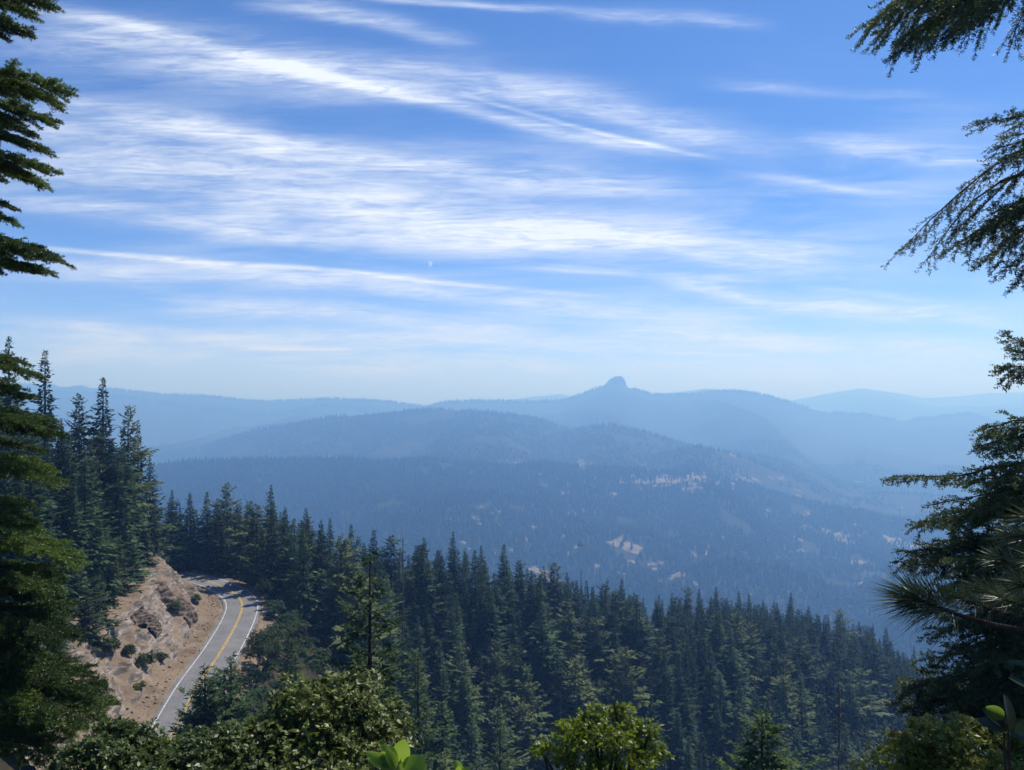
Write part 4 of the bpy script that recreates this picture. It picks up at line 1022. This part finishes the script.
def near_conifer(name, a, D, top, label, mat, hero, fill, seed, bark=M_bark, rtrunk=.16, skip=None, **kw):
    x = (a - 512) / F * D; z0 = float(height(np.array([x]), np.array([D]))[0]); H = (HORIZON - top) / F * D - z0
    o = empty(name, (x, D, z0), label, 'conifer tree'); T = Geo()
    def limb(p0, p1, sd, **k_):
        B = Geo(); N = Geo(); bough(B, N, p0, p1, sd, **k_)
        b = B.build('bough', M_twig, o, True); N.build('needles', mat, b)
    zz = np.linspace(-.5, H, 14); T.tube(np.stack([zz * 0, zz * 0, zz], 1), np.interp(zz, [-.5, H], [rtrunk, rtrunk * .12]), 10)
    r = np.random.default_rng(seed); foot = np.array([x, D, z0])
    for i, h in enumerate(hero):
        (a1, b1), dy, opt = h[0], h[1], (h[2] if len(h) > 2 else {})
        e = px(a1, b1, D + dy) - foot; Lh = math.hypot(e[0], e[1])
        rise = opt.get('rise', .10); s = np.array([0, 0, min(H * .99, max(.2, e[2] + rise * Lh))])
        if 'start' in opt:
            s = px(*opt['start'], D + dy) - foot; q0 = np.array([0, 0, s[2] + .12 * np.hypot(s[0], s[1])]); tt = np.linspace(0, 1, 6)[:, None]
            T.tube(q0 + (s - q0) * tt + np.array([0, 0, 1.0]) * np.sin(tt * np.pi) * .06, np.linspace(.034, .020, 6), 6)
        kk = dict(kw); kk.update({k: v for k, v in opt.items() if k not in ('rise', 'start')})
        limb(s, e, seed * 100 + i, **kk)
    for i in range(fill[0]):
        z = H * (fill[1] + (fill[2] - fill[1]) * (i + r.random()) / fill[0])
        if skip and skip[0] < z / H < skip[1]: continue
        az = r.uniform(fill[4], fill[5]) if len(fill) > 5 else r.random() * 6.28
        L = fill[3] * (1 - .75 * z / H) * r.uniform(.7, 1.1); e = np.array([math.cos(az) * L, math.sin(az) * L, z - L * r.uniform(-.05, .3)])
        limb([0, 0, z], e, seed * 1000 + i, **kw)
    T.build('trunk', bark, o, True)
    return o

left_hero = [((47, 2), 0, {}), ((31, 14), .6, {}), ((19, 28), -.5, {}),
             ((60, 88), 0, {'rise': .02}), ((55, 104), .5, {}), ((46, 120), -.4, {}), ((41, 150), .1, {}), ((39, 168), -.5, {}), ((41, 184), .4, {}), ((29, 134), .8, {}),
             ((9, 206), 0, {}), ((11, 222), .4, {}), ((1, 238), .2, {}), ((57, 260), 0, {'rise': .04}), ((46, 272), .5, {}), ((27, 270), -.4, {}), ((36, 254), -.8, {}),
             ((18, 362), .2, {}), ((30, 374), -.2, {}), ((8, 385), .6, {}), ((26, 398), 0, {}), ((54, 436), 0, {}), ((40, 424), -.5, {}), ((36, 450), .6, {}), ((48, 470), .3, {}), ((52, 484), -.2, {}),
             ((28, 505), .5, {}), ((24, 520), -.4, {}), ((33, 540), -.6, {}), ((72, 562), 0, {}), ((58, 574), .5, {}), ((64, 606), .1, {}), ((48, 590), -.6, {}), ((54, 622), .6, {}), ((38, 640), 0, {}), ((33, 655), -.5, {}),
             ((58, 668), .4, {}), ((92, 690), 0, {}), ((100, 706), .2, {}), ((84, 718), -.5, {}), ((73, 732), .5, {}), ((54, 742), 0, {}), ((48, 760), -.5, {}), ((28, 700), -.7, {}), ((18, 715), .6, {}), ((62, 640), -.8, {})]
near_conifer('large_fir', -62, 12.5, -420, 'large near fir with sunlit boughs filling the left edge', M_fore, left_hero, (20, .10, .80, 1.35), 5, skip=(.40, .50), width=.46, arch=.10, needle=.044, nw=.013, hang=.12, scat=.10, dens=1.35, rtrunk=.26)

rightA = [((872, 20), 0, {'start': (1050, -60), 'arch': .12, 'dens': 1.4, 'hang': .3}), ((882, 34), .5, {'start': (1050, -50), 'dens': 1.4, 'hang': .3}), ((905, 36), -.3, {'start': (1060, -60), 'dens': 1.3, 'hang': .35}), ((898, 54), .1, {'start': (1010, -30), 'arch': .05, 'dens': 1.3}), ((940, 36), .4, {'start': (1060, -60), 'dens': 1.3}), ((925, 40), -.6, {'start': (1050, -50), 'dens': 1.2}), ((960, 26), .2, {'start': (1075, -80), 'dens': 1.3}), ((1010, 48), .3, {'start': (1060, -50), 'dens': .8}), ((1022, 34), -.4, {'start': (1075, -60), 'dens': .8}), ((985, 22), -.3, {'start': (1060, -70), 'dens': 1.2}), ((915, 8), .7, {'start': (1050, -80), 'dens': 1.2}), ((890, 10), -.7, {'start': (1050, -70), 'dens': 1.2}),
          ((980, 124), 0, {'start': (1090, 120), 'hang': .2}), ((1000, 138), .4, {'start': (1090, 130), 'hang': .2}), ((1008, 158), -.4, {'start': (1095, 150)}), ((1014, 118), .6, {'start': (1090, 110), 'hang': .2}), ((995, 150), -.7, {'start': (1090, 130)}),
          ((902, 250), 0, {'start': (1075, 120), 'dens': .9, 'arch': .05, 'hang': .45, 'width': .34}), ((926, 262), .3, {'start': (1000, 182), 'dens': .7, 'hang': .5, 'width': .30}), ((955, 232), -.3, {'start': (1060, 150), 'dens': .9, 'hang': .4}), ((950, 250), .5, {'start': (1075, 180), 'dens': 1.1}),
          ((985, 262), .1, {'start': (1085, 190), 'dens': 1.3}), ((972, 238), -.5, {'start': (1075, 190), 'dens': 1.2}), ((1018, 282), .2, {'start': (1090, 215), 'dens': 1.2}), ((1002, 246), .6, {'start': (1095, 200), 'dens': 1.2}), ((1005, 212), -.2, {'start': (1095, 175), 'dens': 1.2}), ((1008, 268), -.5, {'start': (1090, 215), 'dens': 1.2}), ((990, 225), .8, {'start': (1095, 180), 'dens': 1.2})]
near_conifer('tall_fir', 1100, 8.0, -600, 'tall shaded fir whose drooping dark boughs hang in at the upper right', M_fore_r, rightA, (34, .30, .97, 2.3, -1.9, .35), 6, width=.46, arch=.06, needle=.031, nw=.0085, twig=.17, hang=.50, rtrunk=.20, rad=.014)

rightB = [((1008, 336), 0, {'rise': -.6}), ((1002, 366), .2, {'rise': -.2}), ((1012, 376), -.3, {}), ((1018, 352), .4, {'rise': -.4}), ((980, 446), 0, {}), ((995, 432), .5, {}), ((1000, 455), -.5, {}),
          ((893, 476), 0, {'width': .16, 'rise': .12, 'arch': -.03}), ((960, 484), .4, {}), ((930, 505), .2, {'dens': .6, 'width': .25}), ((945, 520), -.3, {}), ((918, 528), .1, {}), ((928, 545), .5, {}), ((906, 556), -.1, {}), ((915, 565), .6, {}), ((940, 560), -.6, {}),
          ((950, 585), .2, {}), ((935, 632), 0, {}), ((948, 618), .5, {}), ((925, 660), .3, {}), ((908, 690), -.2, {}), ((902, 705), .4, {}), ((920, 715), -.6, {}), ((945, 690), -.8, {}), ((960, 650), -.7, {}), ((975, 600), -.8, {}), ((970, 545), .8, {}), ((990, 500), -.7, {}), ((975, 720), -1, {}), ((990, 660), -1.1, {}), ((985, 700), -1.2, {}), ((1000, 620), -1.2, {}), ((1005, 480), -.9, {}), ((1000, 560), -1.1, {})]
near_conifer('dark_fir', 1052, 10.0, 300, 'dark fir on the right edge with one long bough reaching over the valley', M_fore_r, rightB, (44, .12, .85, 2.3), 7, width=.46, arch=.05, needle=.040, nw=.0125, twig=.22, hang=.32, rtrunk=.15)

# long needled pine
def pine():
    D = 3.3; a = 1130; x = (a - 512) / F * D; z0 = float(height(np.array([x]), np.array([D]))[0]); foot = np.array([x, D, z0])
    o = empty('long_needled_pine', foot, 'pine with long brush like needle tufts poking out at lower right', 'conifer tree'); r = np.random.default_rng(8)
    T = Geo(); N = Geo(); H = px(0, 380, D)[2] - z0
    zz = np.linspace(-.4, H, 10); T.tube(np.stack([0 * zz, 0 * zz, zz], 1), np.linspace(.055, .014, 10), 8)
    tufts = [((916, 600), 0, -1.0, 340), ((952, 595), .05, -.7, 120), ((985, 590), .1, -.6, 130), ((1000, 560), .25, -.5, 150), ((1005, 600), .0, -.6, 120), ((1022, 585), -.1, -.4, 130), ((1012, 535), .3, -.6, 130), ((1040, 560), .1, -.6, 130), ((1030, 520), .3, -.3, 110)]
    for i, ((ta, tb_), dy, dx, n) in enumerate(tufts):
        c = px(ta, tb_, D + dy) - foot; s = np.array([0, 0, min(H, c[2] - .12 + .05 * i)])
        tt = np.linspace(0, 1, 9)[:, None]; pth = s + (c - s) * tt + np.array([0, 0, -1.0]) * np.sin(tt * np.pi) * .07
        T.tube(pth, np.linspace(.016, .008, 9), 6)
        d = unit(pth[-1] - pth[-2] + np.array([-.02, 0, .0])); k = n * 2
        f = r.random(k) ** 1.4; b = c - d * (f * .20)[:, None]
        rv = unit(np.cross(d, r.normal(0, 1, (k, 3)))); op = .08 + 1.55 * r.random(k) ** .75 * (.55 + .45 * f) + r.normal(0, .1, k)
        dv = unit(d * np.cos(op)[:, None] + rv * np.sin(op)[:, None]); Ln = r.uniform(.17, .27, k) * (.9 if i == 0 else .55)
        bend = -np.array([0, 0, 1.0]) * (Ln * r.uniform(0, .14, k))[:, None]
        V, Q = kites(b, dv, unit(np.cross(dv, r.normal(0, 1, (k, 3)))), Ln, np.full(k, .0034), bend); N.add(V, Q)
    for i in range(26):
        z = H * (.45 + .55 * (i + r.random()) / 26); az = r.uniform(-1.7, 1.7); Lb = r.uniform(.35, .8) * (1.25 - .7 * z / H)
        s = np.array([0, 0, z]); c = s + np.array([math.cos(az) * Lb, math.sin(az) * Lb, Lb * r.uniform(.1, .5)]); d = unit(c - s)
        T.tube(s + (c - s) * np.linspace(0, 1, 5)[:, None], np.linspace(.012, .007, 5), 5)
        k = 170; f = r.random(k) ** 1.3; b = c - d * (f * .18)[:, None]; rv = unit(np.cross(d, r.normal(0, 1, (k, 3)))); op = .1 + 1.3 * r.random(k)
        dv = unit(d * np.cos(op)[:, None] + rv * np.sin(op)[:, None]); Ln = r.uniform(.12, .2, k)
        V, Q = kites(b, dv, unit(np.cross(dv, r.normal(0, 1, (k, 3)))), Ln, np.full(k, .0036)); N.add(V, Q)
    T.build('trunk', M_twig, o, True); N.build('crown', M_tuft, o)
pine()

# broad leaved sprigs close to the viewer
def big_leaf(G, base, d, L, Wd, up, curl=.15, n=14):
    d = unit(np.asarray(d, float)); s = unit(np.cross(d, up)); nrm = np.cross(s, d); t = np.linspace(0, 1, n)
    w = Wd * .5 * np.sin(np.pi * t ** .8) ** .55; w[0] = .001; w[-1] = .001
    mid = base + d * (t * L)[:, None] + nrm * (-(t ** 2) * L * curl)[:, None]
    V = np.concatenate([mid - s * w[:, None] + nrm * (w * .22)[:, None], mid, mid + s * w[:, None] + nrm * (w * .22)[:, None]])
    i = np.arange(n - 1); G.add(V, np.concatenate([np.stack([i, i + n, i + n + 1, i + 1], 1), np.stack([i + n, i + 2 * n, i + 2 * n + 1, i + n + 1], 1)]))
def sprig(name, D, foot_a, tips, mats, label):
    x = (foot_a - 512) / F * D; z0 = float(height(np.array([x]), np.array([D]))[0]); foot = np.array([x, D, z0])
    o = empty(name, foot, label, 'shrub'); T = Geo(); r = np.random.default_rng(12)
    for (ta, tb_), leaves in tips:
        c = px(ta, tb_, D) - foot; tt = np.linspace(0, 1, 8)[:, None]; s = np.array([0, 0, -.05])
        T.tube(s + (c - s) * tt + np.array([.03, .02, 0]) * np.sin(tt * np.pi), np.linspace(.005, .0022, 8), 6)
        for (dx, dz, L, W_, kind, tilt) in leaves:
            k = D / F; d = np.array([dx, r.uniform(-.25, .25), dz]); b = c + np.array([r.normal(0, .004), r.normal(0, .01), r.normal(0, .003)])
            g = Geo(); big_leaf(g, b, d, L * k * .9, W_ * k * .9, np.array([tilt, -1.0, .35]), r.uniform(.02, .2)); g.build('leaf', mats[kind], o, True)
    T.build('stem', M_twig, o, True)
    return o
sprig('broad_leaf_sprig', 1.6, 395, [((396, 764), [(.28, 1, 26, 21, 0, .1), (-.05, 1, 24, 12, 0, .7), (-.35, 1, 26, 12, 0, .5), (-.7, .7, 27, 12, 0, .4), (-.9, .35, 36, 12, 0, .2), (-1, .1, 34, 13, 0, .1), (-.55, .5, 22, 14, 0, -.4)]),
                                     ((405, 772), [(.75, .55, 26, 24, 0, -.1), (.1, .9, 20, 14, 0, .3), (-.8, .35, 28, 13, 0, .2), (1, .15, 24, 16, 0, .2)]),
                                     ((458, 778), [(-.3, .9, 16, 10, 0, .3), (.7, .6, 16, 9, 0, .2), (0, 1, 15, 9, 0, -.3)])], (M_big, M_bigd), 'sprig of rounded translucent green leaves at the bottom edge, very near')
sprig('glossy_leaf_sprig', 1.7, 1024, [((1008, 728), [(-.75, .55, 36, 15, 1, .3), (-.1, 1, 40, 17, 1, .5), (.9, .5, 38, 18, 1, .2), (.5, -.1, 40, 22, 1, .1), (-.9, .25, 34, 14, 1, .4)]), ((1003, 716), [(-.85, .3, 21, 15, 0, .1)]),
                                       ((1032, 662), [(-.95, .08, 26, 6, 1, .9), (.6, .4, 30, 14, 1, .2)]), ((1035, 690), [(-.8, .5, 26, 7, 1, .7), (-.5, .9, 20, 8, 1, .6)])], (M_big, M_bigd), 'glossy dark oval leaves with one yellow green leaf at the right edge, very near')

# ------------------------------------------------------------------ air
def haze():
    top = float(max(GZ.max(), 400)) + 25; bot = float(GZ.min()) - 6; xw = 29000.0
    x0, x1, y0, y1 = -xw, xw, -60.0, 24100.0
    V = [(x, y, z) for z in (bot, top) for y in (y0, y1) for x in (x0, x1)]
    Fq = [(0, 2, 3, 1), (4, 5, 7, 6), (0, 1, 5, 4), (2, 6, 7, 3), (0, 4, 6, 2), (1, 3, 7, 5)]
    m = bpy.data.materials.new('haze_air'); m.use_nodes = True; t = NT(m.node_tree); t.n.clear()
    out = t.n.new('ShaderNodeOutputMaterial'); v = t.n.new('ShaderNodeVolumePrincipled')
    v.inputs['Color'].default_value = (*HAZE_COLOR, 1); v.inputs['Density'].default_value = HAZE_DENSITY; v.inputs['Anisotropy'].default_value = .25
    v.inputs['Absorption Color'].default_value = (.72, .80, .9, 1)
    t.l.new(v.outputs[0], out.inputs['Volume'])
    try: m.cycles.homogeneous_volume = True
    except Exception: pass
    o = mesh_obj('haze', V, [np.array(Fq)], m); tag(o, kind='stuff')
HAZE_COLOR = (.235, .49, 1.0); HAZE_DENSITY = 2.75e-4
haze()
# drop kinds that were never placed
for o in [o for o in C.objects if o.type == 'EMPTY' and o.location.z < -9000]:
    for ch in list(o.children): bpy.data.objects.remove(ch)
    bpy.data.objects.remove(o)
